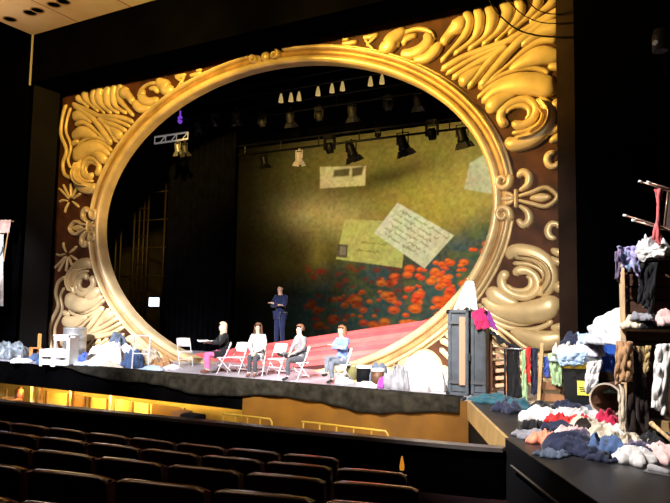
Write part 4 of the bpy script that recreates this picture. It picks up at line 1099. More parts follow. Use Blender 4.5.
for z in (.35, .52, .72): MB().box((0, 0, z), (.14, .035, .07), bev=.008).obj('rail', woodorange, oc)
for sx in (-.08, .08): MB().box((sx, -.22, .18), (.04, .04, .36)).obj('leg', woodorange, oc)
MB().box((0, -.11, .35), (.22, .28, .03)).obj('seat', woodorange, oc)
# white step crate
p = PZ(58, 366); stp = empty('step_crate', p, R_(14), 'white wooden step crate with slots beside the grey barrel', 'step stool')
for x0, x1, hh, d0, d1 in ((-.42, -.02, .42, -.20, .20), (-.02, .44, .80, -.18, .22)):
    for sx in (x0+.03, x1-.03):
        MB().box((sx, d0+.02, hh/2), (.06, .04, hh)).obj('post', whitepaint, stp); MB().box((sx, d1-.02, hh/2), (.06, .04, hh)).obj('post', whitepaint, stp)
    nsl = 2 if hh < .5 else 4
    for i in range(nsl):
        z = hh*(i+.55)/nsl
        if hh > .5 and i == 3: z = hh-.06
        if hh > .5 and i == 2: z = hh*.5
        MB().box(((x0+x1)/2, d0, z), (x1-x0, .03, .13 if hh > .5 else .14)).obj('slat', whitepaint, stp)
    MB().box(((x0+x1)/2, 0, hh), (x1-x0+.02, d1-d0+.06, .04), bev=.008).obj('tread', whitepaint, stp)
    MB().box((x1 if hh > .5 else x0, .0, hh/2), (.03, .36, hh*.9)).obj('side_panel', whitepaint, stp)
# barrel
p = PZ(74, 356.5); bar = empty('barrel', p, 0, 'grey galvanised barrel behind the white step crate', 'barrel')
galv = mat('galvanised', (.36, .36, .35), .4, .5, .5, var=.25, scale=8)
MB().lathe([(1e-6, .02), (.33, .02), (.35, .0), (.35, .25), (.37, .27), (.35, .29), (.35, .55), (.37, .57), (.35, .59), (.35, .86), (.365, .88), (.34, .90), (.33, .84), (1e-6, .84)], 28).obj('drum_body', galv, bar, True)
MB().lathe([(1e-6, .86), (.31, .86), (.31, .89), (1e-6, .90)], 24).obj('lid', mat('barrel_lid', (.22, .24, .27), .4, .5), bar)
for (u, v, w_, h, c_, lab, ry, rot) in [
    (46, 364, 16, .30, 'denim', 'folded blue jeans leaning at the left foot of the step crate', .25, 20),
    (89, 361, 24, .28, 'royal', 'royal blue cloth right of the grey barrel', .35, 0),
    (85, 367, 56, .12, 'ice', 'long pale green grey cloth on the floor before the step crate', .28, 3),
    (112, 363, 46, .62, 'offwhite', 'big white heap of cloth below the portal corner', .6, 0),
    (103, 367, 52, .22, 'cream', 'cream cloth spread in front of the big white heap', .3, 0),
    (117, 359, 24, .92, 'slate', 'grey blue cloth on top of the big white heap', .35, -20),
    (134, 367.5, 20, .48, 'denim', 'blue jeans bundle right of the big white heap', .3, 60),
    (149, 366.5, 22, .46, 'cream', 'cream clothes behind the white floor frame', .4, 0),
    (160, 368, 22, .30, 'tan', 'tan clothes right of the white floor frame', .3, 0),
    (150, 370.5, 26, .12, 'skyblue', 'flat sky blue cloth by the stage edge', .2, 0),
    (172, 369, 18, .10, 'lavender', 'thin lavender cloth beside the empty chair', .2, 0),
    ]:
    mound('cloth_heap', lab, u, v, w_, h, cl[c_], ry, rot)
p = PZ(140, 369.5); wf_ = empty('metal_stand', p, R_(20), 'thin white metal frame standing in the left heap', 'frame')
for sx in (-.22, .22): MB().tube([(sx, 0, 0), (sx, .05, .85)], .02, 6).obj('upright', chairwhite, wf_)
MB().tube([(-.22, .05, .85), (.22, .05, .85)], .02, 6).obj('top_bar', chairwhite, wf_); MB().tube([(-.22, .03, .4), (.22, .03, .4)], .016, 6).obj('cross_bar', chairwhite, wf_)
# garment hung high at the far left edge of the picture
hk = PY(3, 227, -1.95)
hg = empty('hanging_costume', (hk.x, -1.95, 0), 0, 'white and pink costume on a tall stand at the far left edge', 'costume')
MB().tube([(-.25, 0, 0), (-.25, 0, hk.z+.25)], .025, 8).obj('stand_pole', darkmetal, hg); MB().lathe([(.3, 0), (.3, .03), (1e-6, .05)], 20, (-.25, 0, 0)).obj('stand_base', darkmetal, hg)
MB().tube([(-.55, 0, hk.z+.1), (.52, 0, hk.z+.16)], .018, 6).obj('arm_bar', woodlight, hg)
def shaped(name, outline_w, z0, z1, mt, parent, cx=0., amp=.03, n=16):
    V = []; Fc = []; m_ = 14
    for jj in range(m_+1):
        t = jj/m_; hw_ = np.interp(t, [q[0] for q in outline_w], [q[1] for q in outline_w]); off = np.interp(t, [q[0] for q in outline_w], [q[2] for q in outline_w])
        for i in range(n+1):
            s = -1+2*i/n; V.append((cx+off+s*hw_, -.05-amp*math.sin(s*7+t*2)*(.3+t)-.08*(1-s*s), z0+(z1-z0)*t))
    for jj in range(m_):
        for i in range(n): a = jj*(n+1)+i; Fc.append((a, a+1, a+n+2, a+n+1))
    o = mobj(name, V, Fc, mt, parent, True); s_ = o.modifiers.new('t', 'SOLIDIFY'); s_.thickness = .02; return o
shaped('pink_sleeve', [(0, .38, .1), (.5, .36, .12), (1, .30, .14)], hk.z+.20, hk.z-.22, cl['pinkw'], hg)
shaped('white_skirt', [(0, .16, -.02), (.4, .20, .03), (.8, .30, .04), (1, .34, .02)], hk.z-.20, PY(0, 306, -1.95).z, c_white, hg)
MB().ball((.08, -.16, PY(0, 250, -1.95).z), .17, 14, (1, .4, 1.2)).obj('pale_blue_rosette', cloth('paleblue', (.45, .62, .72)), hg, True)
MB().tube([(.42, -.1, hk.z-.2), (.28, -.1, PY(0, 262, -1.95).z)], .02, 6).obj('ribbon', woodlight, hg)

#SECTION mid clutter
# ================================================================== things between the sitters and the trunk
def drum(u, v, w_, h, label, bodym, rimm, skinc=None):
    P = PZ(u, v); r = w_*msc(P)/2; H_ = h*msc(P)
    root = empty('drum', P, 0, label, 'drum')
    MB().lathe([(1e-6, 0), (r, 0), (r, H_), (1e-6, H_-.005)], 22).obj('shell', bodym, root, True)
    for z in (.02, H_-.02): MB().lathe([(r*.98, z-.025), (r*1.05, z-.025), (r*1.05, z+.025), (r*.98, z+.025)], 22, ring=True).obj('hoop', rimm, root)
    MB().lathe([(1e-6, H_+.004), (r*.97, H_+.004), (r*.97, H_-.01), (1e-6, H_-.01)], 22).obj('drum_head', skinc or rimm, root)
drum(351.5, 381.5, 11, 17, 'olive brown tub next to the person in the blue sweater', cl['olive'], woodlight)
drum(364, 384, 15, 18, 'black tub with pale rim in the middle of the stage edge', black, whitepaint)
drum(377.5, 386, 13, 17, 'dark brown tub with pale rim left of the purple cloth', wooddark, whitepaint)
for (u, v, w_, h, c_, lab, ry, rot) in [
    (344, 383.5, 16, .16, 'ice', 'pale cloth on the floor left of the olive tub', .2, 0),
    (366, 386.5, 20, .09, 'offwhite', 'small white cloth in front of the black tub', .15, 0),
    (379, 384.5, 20, .50, 'slate', 'grey striped cloth lying over the brown tub', .22, 0),
    (384, 388, 10, .28, 'purple', 'purple cloth hanging low beside the brown tub', .16, 0),
    (397, 389, 26, .52, 'grey', 'grey white folded cloth left of the big white sheet', .32, 70),
    (423, 389, 60, .78, 'offwhite', 'big white sheet heaped in front of the portal at right', .55, 0)]:
    mound('cloth_heap', lab, u, v, w_, h, cl[c_], ry, rot, lump=1.0)

#SECTION right clutter
# ================================================================== right side: trunk, rails, bins, tower
slate_m = mat('trunk_slate', (.036, .045, .058), .5, 0, .4, var=.35, scale=4)
p = PZ(469, 394.5); s_ = msc(p)
tr = empty('wardrobe_trunk', p, R_(8), 'tall open slate grey wardrobe trunk in front of the oval frame', 'trunk')
Hh = 84*s_
for x0, x1, y_ in ((-.37, .03, 0), (.07, .35, .05)):
    w_ = x1-x0
    MB().box(((x0+x1)/2, .25+y_, Hh/2), (w_, .04, Hh)).obj('back_panel', slate_m, tr)
    for x in (x0+.03, x1-.03): MB().box((x, y_, Hh/2), (.06, .50, Hh), bev=.012).obj('side_panel', slate_m, tr)
    for z in (.03, Hh-.03): MB().box(((x0+x1)/2, y_, z), (w_, .5, .06), bev=.012).obj('end_panel', slate_m, tr)
    MB().box(((x0+x1)/2, -.18+y_, Hh/2), (w_-.10, .03, Hh-.14)).obj('inner_board', slate_m, tr)
    for z in (.25, Hh-.25): MB().box(((x0+x1)/2, -.255+y_, z), (w_+.005, .012, .05)).obj('strap', mat('trunk_strap', (.04, .045, .05), .5), tr)
MB().box((-.085, -.25, Hh*.52), (.12, .03, Hh*.80), bev=.006).obj('hanging_strip', mat('peach_strip', (.34, .17, .10), .7), tr)
MB().box((.05, -.27, Hh*.45), (.05, .03, .14)).obj('latch', darkmetal, tr)
for x in (-.37, .35):
    for z in (.04, Hh-.04): MB().ball((x, -.22, z), .045, 8).obj('corner_cap', darkmetal, tr)
sheet('teal_scarf', 'teal scarf hanging over the left top of the wardrobe trunk', [(455, 318, -2.42), (469, 309, -2.42), (469, 338, -2.46), (459, 327, -2.46)], cl['teal'], 3, .03, hem=.4, seed=3)
sheet('magenta_cloth', 'bright magenta cloth thrown over the right top of the wardrobe trunk', [(471, 313, -2.45), (484, 307, -2.45), (490, 330, -2.5), (478, 331, -2.5)], cl['magenta'], 2, .04, hem=.3, seed=4, bulge=.05)
sheet('plum_cloth', 'dark plum cloth beside the magenta one on the trunk', [(483, 309, -2.40), (490, 312, -2.40), (497, 328, -2.45), (489, 329, -2.45)], cl['purple'], 2, .03, hem=.2, seed=5)
ps = PY(468, 282, -1.55); pst = empty('coat_stand', (ps.x, -1.55, 0), 0, 'slim coat stand behind the trunk holding the white cloth', 'coat stand')
MB().tube([(0, 0, 0), (0, 0, ps.z+.05)], .022, 8).obj('pole', woodlight, pst); MB().lathe([(.22, 0), (.22, .03), (.03, .06)], 18).obj('base', woodlight, pst); MB().ball((0, 0, ps.z+.06), .035, 8).obj('knob', woodlight, pst)
def cone_cloth(name, label, u0, v0, wtop, wbot, v1, y, mt, folds=7, seed=1, du=0):
    a = PY(u0, v0, y); b = PY(u0+du, v1, y); sc = msc(a); V = []; Fc = []; n, m_ = 42, 14
    for jj in range(m_+1):
        t = jj/m_; c_ = a.lerp(b, t); r = (wtop+(wbot-wtop)*t**.7)*sc/2
        for i in range(n):
            an = T2*i/n; f = 1+.22*math.sin(an*folds+seed+t*1.5)*t; zz = .10*t*noise.noise(Vector((math.cos(an)*2, math.sin(an)*2, seed)))
            V.append((c_.x+r*f*math.cos(an), c_.y+r*f*.6*math.sin(an), c_.z+zz))
    for jj in range(m_):
        for i in range(n): q = jj*n+i; r2 = jj*n+(i+1) % n; Fc.append((q, q+n, r2+n, r2))
    Fc.append(tuple(range(n)))
    o0 = Vector((b.x, b.y, min(v[2] for v in V))); o = mobj(name, [Vector(v)-o0 for v in V], Fc, mt, None, True, o0)
    s2 = o.modifiers.new('t', 'SOLIDIFY'); s2.thickness = .012; return tag(o, label, 'clothing')
cone_cloth('white_cloth', 'white cloth hanging in folds against the oval frame above the trunk', 470, 281, 7, 22, 309, -1.62, c_white, 7, 2, -4)
# slatted rack leaning
p = PZ(498, 391.5); s_ = msc(p)
rk = empty('slatted_rack', p, R_(10), 'orange wooden slatted rack leaning right of the trunk', 'rack', rot=(R_(-10), 0, R_(10)))
for sx, tl in ((-.17, 0), (.17, .02)): MB().box((sx, 0, .50), (.045, .04, 1.0), bev=.006).obj('upright', woodorange, rk)
for i in range(6): MB().box((0, -.02, .12+.15*i), (.34, .03, .075), Matrix.Rotation(R_(-7), 3, 'Y'), bev=.006).obj('slat', mat('peach_timber', (.62, .34, .20), .55, 0, .3, var=.2, scale=4), rk)
p = PZ(488.5, 393); bp_ = empty('timber_plank', p, R_(5), 'dark reddish plank standing between trunk and slatted rack', 'plank')
MB().box((0, 0, .62), (.16, .06, 1.24), bev=.008).obj('board', mat('reddish_board', (.16, .05, .025), .55, var=.3, scale=3), bp_); MB().box((0, 0, .02), (.3, .3, .04)).obj('foot', wooddark, bp_)
# clothes rail
pa = PZ(505, 401); pb = PZ(541, 402.5); zb = PY(522, 349, (pa.y+pb.y)/2).z
ra = empty('clothes_rail', (pa.x, pa.y, 0), math.atan2(pb.y-pa.y, pb.x-pa.x), 'low metal clothes rail between the trunk and the black bin', 'clothes rail')
L_ = math.hypot(pb.x-pa.x, pb.y-pa.y)
for x in (0, L_): MB().tube([(x, 0, 0), (x, 0, zb)], .018, 8).obj('upright', darkmetal, ra, True); MB().tube([(x, -.22, .02), (x, .22, .02)], .018, 8).obj('foot', darkmetal, ra, True)
MB().tube([(-.03, 0, zb), (L_+.03, 0, zb)], .016, 8).obj('hanging_bar', steel, ra, True)
yr = (pa.y+pb.y)/2
sheet('black_coat', 'long black coat on the left end of the clothes rail', [(506, 347, yr), (519, 348, yr), (522, 398, yr-.05), (507, 398, yr-.05)], c_black, 2, .04, seed=6)
sheet('black_throw', 'black throw slung from the trunk down to the clothes rail', [(487, 327, yr+.25), (499, 336, yr+.2), (521, 350, yr-.02), (500, 344, yr+.05)], cloth('inkblack', (.010, .012, .016)), 3, .05, seed=7, sag=.0)
sheet('red_jacket', 'bright red jacket hanging on the clothes rail', [(524, 348, yr-.1), (531, 347, yr-.1), (530, 384, yr-.14), (523, 382, yr-.14)], cl['red'], 1.5, .04, hem=.15, seed=8, bulge=.05)
sheet('pale_scarf', 'long pale green scarf hanging left of the red jacket', [(521, 352, yr-.18), (525, 349, yr-.18), (528, 404, yr-.2), (523, 404, yr-.2)], cl['green'], 1.2, .04, hem=.1, seed=9)
sheet('dark_suit', 'dark suit hanging right of the red jacket', [(531, 348, yr-.05), (538, 348, yr-.05), (537, 394, yr-.08), (531, 394, yr-.08)], cl['navyp'], 2, .03, seed=10)
p = PZ(538.5, 404); pp_ = empty('timber_post', p, R_(0), 'upright pale timber post at the right end of the clothes rail', 'post', rot=(0, R_(4), 0))
MB().box((0, 0, .54), (.06, .05, 1.08), bev=.006).obj('shaft', woodlight, pp_); MB().box((0, 0, .015), (.22, .2, .03)).obj('foot', woodlight, pp_)
# brown crate under the green cloth
p = PZ(552, 403); bc = empty('brown_crate', p, R_(5), 'brown wooden crate under the pale green cloth', 'crate')
for sx in (-.2, .2):
    for sy in (-.15, .15): MB().box((sx, sy, .30), (.05, .05, .60)).obj('post', wooddark, bc)
for i in range(3):
    MB().box((0, -.18, .12+.2*i), (.46, .025, .13)).obj('slat', mat('mid_timber', (.26, .12, .05), .55, var=.3, scale=4), bc); MB().box((-.22, 0, .12+.2*i), (.025, .34, .13)).obj('slat', MATS['mid_timber'], bc); MB().box((.22, 0, .12+.2*i), (.025, .34, .13)).obj('slat', MATS['mid_timber'], bc)
MB().box((0, 0, .61), (.48, .4, .03)).obj('lid', MATS['mid_timber'], bc)
yb = p.y
sheet('green_cloth', 'pale green cloth draped over the brown crate', [(548, 354, yb-.25), (561, 352, yb-.25), (563, 391, yb-.3), (552, 384, yb-.3)], cl['green'], 2, .05, hem=.25, seed=11, bulge=.06)
sheet('blue_white_cloth', 'small blue and white cloth left of the pale green one', [(543, 357, yb-.22), (549, 356, yb-.22), (549, 377, yb-.24), (544, 375, yb-.24)], cl['royal'], 1.5, .03, hem=.2, seed=12)
# black bin with yellow lid
p = PZ(579, 407.5); s_ = msc(p); bn = empty('black_bin', p, R_(6), 'black plastic bin with a yellow lid under a heap of clothes', 'bin')
bw, bh = 27*s_/2, 40*s_
binm = mat('bin_black', (.006, .007, .008), .4, 0, .5)
V = [(-bw*.9, -.2, 0), (bw*.9, -.2, 0), (bw*.9, .2, 0), (-bw*.9, .2, 0), (-bw, -.24, bh), (bw, -.24, bh), (bw, .24, bh), (-bw, .24, bh)]
mobj('bin_body', V, [(3, 2, 1, 0), (4, 5, 6, 7), (0, 1, 5, 4), (1, 2, 6, 5), (2, 3, 7, 6), (3, 0, 4, 7)], binm, bn)
MB().box((0, 0, bh+.035), (bw*2.12, .54, .09), bev=.02).obj('lid', mat('bin_yellow', (.72, .50, .02), .45, 0, .4), bn)
lb = MB().box((bw*.38, -.235, bh*.52), (.20, .012, .24)).obj('sticker', mat('sticker_yellow', (.80, .72, .10), .5), bn)
for k, ww in enumerate((.14, .12, .10)): MB().box((bw*.38, -.243, bh*.50-.03*k+.02), (ww, .004, .014)).obj('sticker_mark', black, lb)
MB().box((-bw*.3, -.245, bh*.8), (.05, .02, .03)).obj('handle', binm, bn)
yn = p.y
zt_ = bh+.08
for (u, v, w_, h, c_, lab, ry, dz, dy) in [
    (578, 0, 48, .34, 'ice', 'pale blue clothes heaped on the yellow bin lid', .28, 0, 0),
    (590, 0, 30, .30, 'lavender', 'lavender shirt on the right of the bin heap', .25, .12, .02),
    (566, 0, 26, .24, 'offwhite', 'white shirt at the left of the bin heap', .22, .12, -.05),
    (574, 0, 26, .20, 'navyp', 'black and blue cloth on top of the bin heap', .2, .30, .05),
    (588, 0, 34, .16, 'skyblue', 'sky blue shirt crowning the bin heap', .22, .34, .1)]:
    q = PY(u, 360, yn+dy); mound('cloth_heap', lab, u, 360, w_, h, cl[c_], ry, 0, loc=(q.x, yn+dy, zt_+dz))
sheet('striped_cloth', 'blue striped cloth hanging over the front of the bin', [(556, 353, yn-.31), (588, 352, yn-.31), (583, 365, yn-.34), (560, 366, yn-.34)], cl['skyblue'], 5, .04, hem=.3, seed=14)
sheet('white_shirt', 'white shirt hanging from the bin down to its sticker', [(587, 362, yn-.30), (602, 360, yn-.28), (597, 386, yn-.36), (585, 392, yn-.36)], c_white, 2.5, .05, hem=.2, seed=15, bulge=.06)
# blue lattice crate on a stand
p = PZ(611, 405); s_ = msc(p); q = PY(611, 371, p.y)
bcr = empty('blue_crate', (q.x, p.y, q.z), R_(-4), 'royal blue plastic lattice crate stacked beside the bin', 'crate')
blp = mat('blue_plastic', (.03, .12, .55), .4, 0, .5); cw, chh = .34, 28*s_
MB().box((0, 0, .01), (cw, .3, .02)).obj('bottom', blp, bcr)
for z in (.02, chh-.02): 
    for sy in (-.15, .15): MB().box((0, sy, z), (cw, .02, .05)).obj('rim', blp, bcr)
for sx in (-1, 1): MB().box((sx*cw/2, 0, chh/2), (.02, .3, chh)).obj('side', blp, bcr)
for k in range(9):
    for d in (-1, 1):
        x = -cw/2+cw*(k+.5)/9
        MB().box((x, -.15, chh/2), (.014, .014, chh*1.02), Matrix.Rotation(R_(16*d), 3, 'Y')).obj('lattice_bar', blp, bcr)
MB().box((0, .14, chh/2), (cw, .014, chh)).obj('back', blp, bcr)
ped = empty('dark_box', (q.x, p.y, 0), 0, 'dark box under the royal blue crate', 'box')
MB().box((0, 0, q.z/2-.002), (.46, .36, q.z-.01), bev=.01).obj('carcass', wooddark, ped); MB().box((0, -.185, q.z*.6), (.36, .015, q.z*.3)).obj('front_board', black, ped)
# pale sheet sweeping up to the tower
sheet('striped_sheet', 'white striped sheet sweeping from the bin heap up to the tower', [(598, 318, -3.2), (622, 306, -4.2), (620, 344, -4.3), (580, 345, -2.75)], cloth('whiteblue', (.66, .70, .78)), 5, .05, hem=.1, seed=16, bulge=.08)
mound('teal_towel', 'pale teal towel folded above the round hoop', 603, 390, 26, .10, cloth('paleteal', (.22, .42, .38)), .18, loc=PY(604, 392, -3.1))
# barrel on its side
p = PZ(607, 418); s_ = msc(p); rr = 16.5*s_
br = empty('fallen_barrel', (p.x, p.y, rr+.02), 0, 'dark barrel lying on its side with a pale rim', 'barrel', rot=(R_(90), 0, R_(-14)))
MB().lathe([(1e-6, -.75), (rr*.9, -.75), (rr*1.0, -.4), (rr*.98, -.05), (rr*.98, 0), (rr*.90, 0), (rr*.9, -.7), (1e-6, -.7)], 30).obj('staves', wooddark, br, True)
MB().lathe([(rr*.93, -.012), (rr*1.03, -.012), (rr*1.03, .03), (rr*.93, .03)], 30, ring=True).obj('rim_hoop', mat('pale_hoop', (.55, .45, .36), .4, .3), br)
MB().lathe([(rr*.99, -.42), (rr*1.03, -.42), (rr*1.03, -.36), (rr*.99, -.36)], 30, ring=True).obj('middle_hoop', darkmetal, br)

# slatted tower
p = PZ(624, 440.5); s_ = msc(p); TW = 78*s_; TH = PY(622, 256, p.y).z
tw = empty('slatted_tower', p, R_(2), 'tall slatted brown wooden tower at the right edge hung with clothes', 'tower')
def slat(z, h, col='t'): MB().box((TW/2, .0, z), (TW-.04, .028, h), bev=.004).obj('slat', MATS['tower_slat'], tw)
mat('tower_slat', (.050, .020, .010), .55, 0, .35, var=.45, scale=3, wave=(1.2, 5, 9))
mat('tower_post', (.58, .40, .22), .6, 0, .3, var=.25, scale=4, wave=(8, 8, 1))
for x, y in ((0.02, -.04), (TW-.04, -.04), (.02, .72), (TW-.04, .72)): MB().box((x, y, TH/2), (.07, .06, TH), bev=.006).obj('post', MATS['tower_post'] if y < 0 else wooddark, tw)
z = .10; i = 0
while z < TH-.05:
    h = .155 if z > .9 else .20; slat(z+h/2, h); z += h+(.022 if z > 1.0 else .010); i += 1
for k in range(12): MB().box((.0, .34, .15+k*(TH-.2)/11), (.028, .68, .12)).obj('side_slat', MATS['tower_slat'], tw)
for zz in (1.42, TH-.03): MB().box((TW/2, .34, zz), (TW, .74, .035)).obj('shelf', wooddark, tw)
MB().box((TW/2, -.10, 1.42), (TW, .16, .03)).obj('ledge', MATS['tower_post'], tw)
MB().box((TW*.55, -.06, .15), (TW*.95, .05, .30), bev=.006).obj('kick_board', mat('ochre_board', (.30, .19, .07), .6, var=.3, scale=3), tw)
yt = p.y; yf = yt-.1
sheet('patterned_scarf', 'blue and purple patterned scarf over the top left corner of the tower', [(618, 247, yf-.02), (637, 246, yf-.02), (641, 274, yf-.08), (622, 268, yf-.08)], cloth('patterned', (.12, .20, .30), col2=(.40, .30, .55)), 3, .06, hem=.5, seed=17)
sheet('purple_fringe', 'faded purple strip hanging outside the tower corner post', [(616, 252, yf-.08), (621, 250, yf-.08), (620, 283, yf-.1), (615, 279, yf-.1)], cl['mauve'], 1.5, .03, hem=.2, seed=18)
mound('white_bundle', 'bright white cloth bundle on top of the tower under the chair', 652, 250, 36, .24, c_white, .3, loc=(PY(652, 257, yt+.1).x, yt+.12, TH+.012))
sheet('white_overhang', 'white cloth edge hanging over the front of the tower top', [(634, 249, yf-.02), (668, 246, yf-.02), (664, 258, yf-.08), (640, 261, yf-.08)], cl['offwhite'], 2.5, .03, hem=.5, seed=19)
sheet('black_drop', 'black cloth hanging down the upper slats of the tower', [(640, 264, yf-.03), (658, 262, yf-.03), (652, 312, yf-.06), (638, 304, yf-.06)], cl['black2'], 2.5, .03, hem=.2, seed=20)
# ledge clothes
zl = 1.44
for (u, w_, h, c_, lab, dy, dz) in [(632, 22, .15, 'cream', 'cream cloth bundled on the left of the tower ledge', -.06, 0), (652, 26, .16, 'black2', 'black cloth bundled on the right of the tower ledge', -.06, 0), (646, 20, .12, 'grey', 'small grey cloth in the middle of the tower ledge', -.10, .1), (664, 18, .18, 'pinkw', 'pale pink cloth at the right end of the tower ledge', -.1, .04)]:
    q = PY(u, 340, yf+dy); mound('cloth_heap', lab, u, 340, w_, h, cl[c_], .13, 0, loc=(q.x, yf+dy, zl+dz))
sheet('tan_coat', 'crumpled tan coat hanging from the tower post by the blue crate', [(616, 341, yf-.12), (632, 342, yf-.12), (633, 381, yf-.18), (615, 387, yf-.18)], cl['tan'], 2.5, .07, hem=.15, seed=21, bulge=.12)
sheet('tan_coat_tail', 'thin pale coat tail below the tan coat on the post', [(618, 384, yf-.1), (624, 384, yf-.1), (626, 432, yf-.1), (620, 430, yf-.1)], cl['cream'], 1, .03, hem=.1, seed=22)
sheet('brown_coat', 'long dark brown coat hanging on the front of the tower', [(627, 345, yf-.05), (640, 347, yf-.05), (651, 428, yf-.1), (626, 436, yf-.1)], cl['dbrown'], 2.5, .05, hem=.1, seed=23)
sheet('cream_trousers', 'cream trousers hanging at the right edge of the tower', [(656, 345, yf-.1), (676, 343, yf-.1), (665, 414, yf-.16), (652, 408, yf-.16)], cl['offwhite'], 1.5, .06, hem=.05, seed=24, bulge=.06)
sheet('yellowed_paper', 'yellowed cloth strip hanging below the tower ledge', [(637, 346, yf-.04), (651, 346, yf-.04), (648, 372, yf-.05), (640, 376, yf-.05)], cloth('yellowed', (.34, .24, .10)), 2, .03, hem=.4, seed=25)
qd = PZ(657, 433); wd_ = empty('turned_rod', (0, 0, 0), 0, 'pale wooden rod leaning on the clothes at the tower foot', 'rod')
ra_, rb_ = PY(652, 424, yf-.35), PY(672, 441, yf-.55)
MB().tube([ra_, ra_.lerp(rb_, .5), rb_], [.03, .022, .03], 8).obj('shaft', woodlight, wd_, True); MB().ball(ra_, .036, 8).obj('end_knob', woodlight, wd_, True)

# metal chair lying on the tower, legs to the left
yc = yt+.05
tcq = empty('metal_chair', (0, 0, 0), 0, 'metal stacking chair lying on the tower top with legs in the air', 'chair')
brz = mat('chair_bronze_tube', (.42, .27, .20), .25, .7, .5); wtip = mat('white_rubber_tip', (.8, .8, .8), .5)
legs = [((639, 181, yc+.25), (668, 191, yc+.25)), ((647, 182, yc-.15), (678, 191, yc-.15)), ((623.5, 215, yc+.25), (664, 227, yc+.25)), ((632, 220, yc-.15), (676, 233, yc-.15))]
E3 = []
for a, b in legs:
    a, b = PY(*a), PY(*b); E3.append(b); lg = MB().tube([a, b], .011, 8).obj('leg', brz, tcq, True)
    d = (b-a).normalized(); MB().tube([a-d*.005, a+d*.04], .017, 8).obj('foot_cap', wtip, lg, True)
MB().tube([E3[0], E3[2]], .011, 8).obj('seat_frame', brz, tcq, True); MB().tube([E3[1], E3[3]], .011, 8).obj('seat_frame', brz, tcq, True)
MB().tube([E3[0], E3[1]], .011, 8).obj('seat_frame', brz, tcq, True); MB().tube([E3[2], E3[3]], .011, 8).obj('seat_frame', brz, tcq, True)
ctr = sum(E3, Vector())/4
Vs = [e+Vector((.02, 0, 0)) for e in (E3[0], E3[1], E3[3], E3[2])]; Vs += [v+Vector((.04, 0, 0)) for v in Vs]
mobj('seat', Vs, [(0, 1, 2, 3), (7, 6, 5, 4), (0, 4, 5, 1), (1, 5, 6, 2), (2, 6, 7, 3), (3, 7, 4, 0)], mat('chair_dark_pad', (.03, .02, .02), .6), tcq)
for e in (E3[2], E3[3]): MB().tube([e, Vector((e.x+.35, e.y, TH+.03))], .011, 8).obj('back_post', brz, tcq, True)
mobj('backrest', [Vector((E3[2].x+.2, E3[2].y, TH+.14)), Vector((E3[3].x+.2, E3[3].y, TH+.14)), Vector((E3[3].x+.36, E3[3].y, TH+.05)), Vector((E3[2].x+.36, E3[2].y, TH+.05)), Vector((E3[2].x+.2, E3[2].y, TH+.17)), Vector((E3[3].x+.2, E3[3].y, TH+.17)), Vector((E3[3].x+.36, E3[3].y, TH+.08)), Vector((E3[2].x+.36, E3[2].y, TH+.08))],
    [(3, 2, 1, 0), (4, 5, 6, 7), (0, 1, 5, 4), (1, 2, 6, 5), (2, 3, 7, 6), (3, 0, 4, 7)], MATS['chair_dark_pad'], tcq)
sheet('red_scarf', 'twisted faded red scarf hanging from the chair on the tower', [(654, 189, yc-.2), (664, 190, yc-.2), (661, 246, yc-.22), (653, 240, yc-.22)], cloth('fadedred', (.55, .12, .12)), 2, .04, hem=.1, seed=26, pinch=.75)

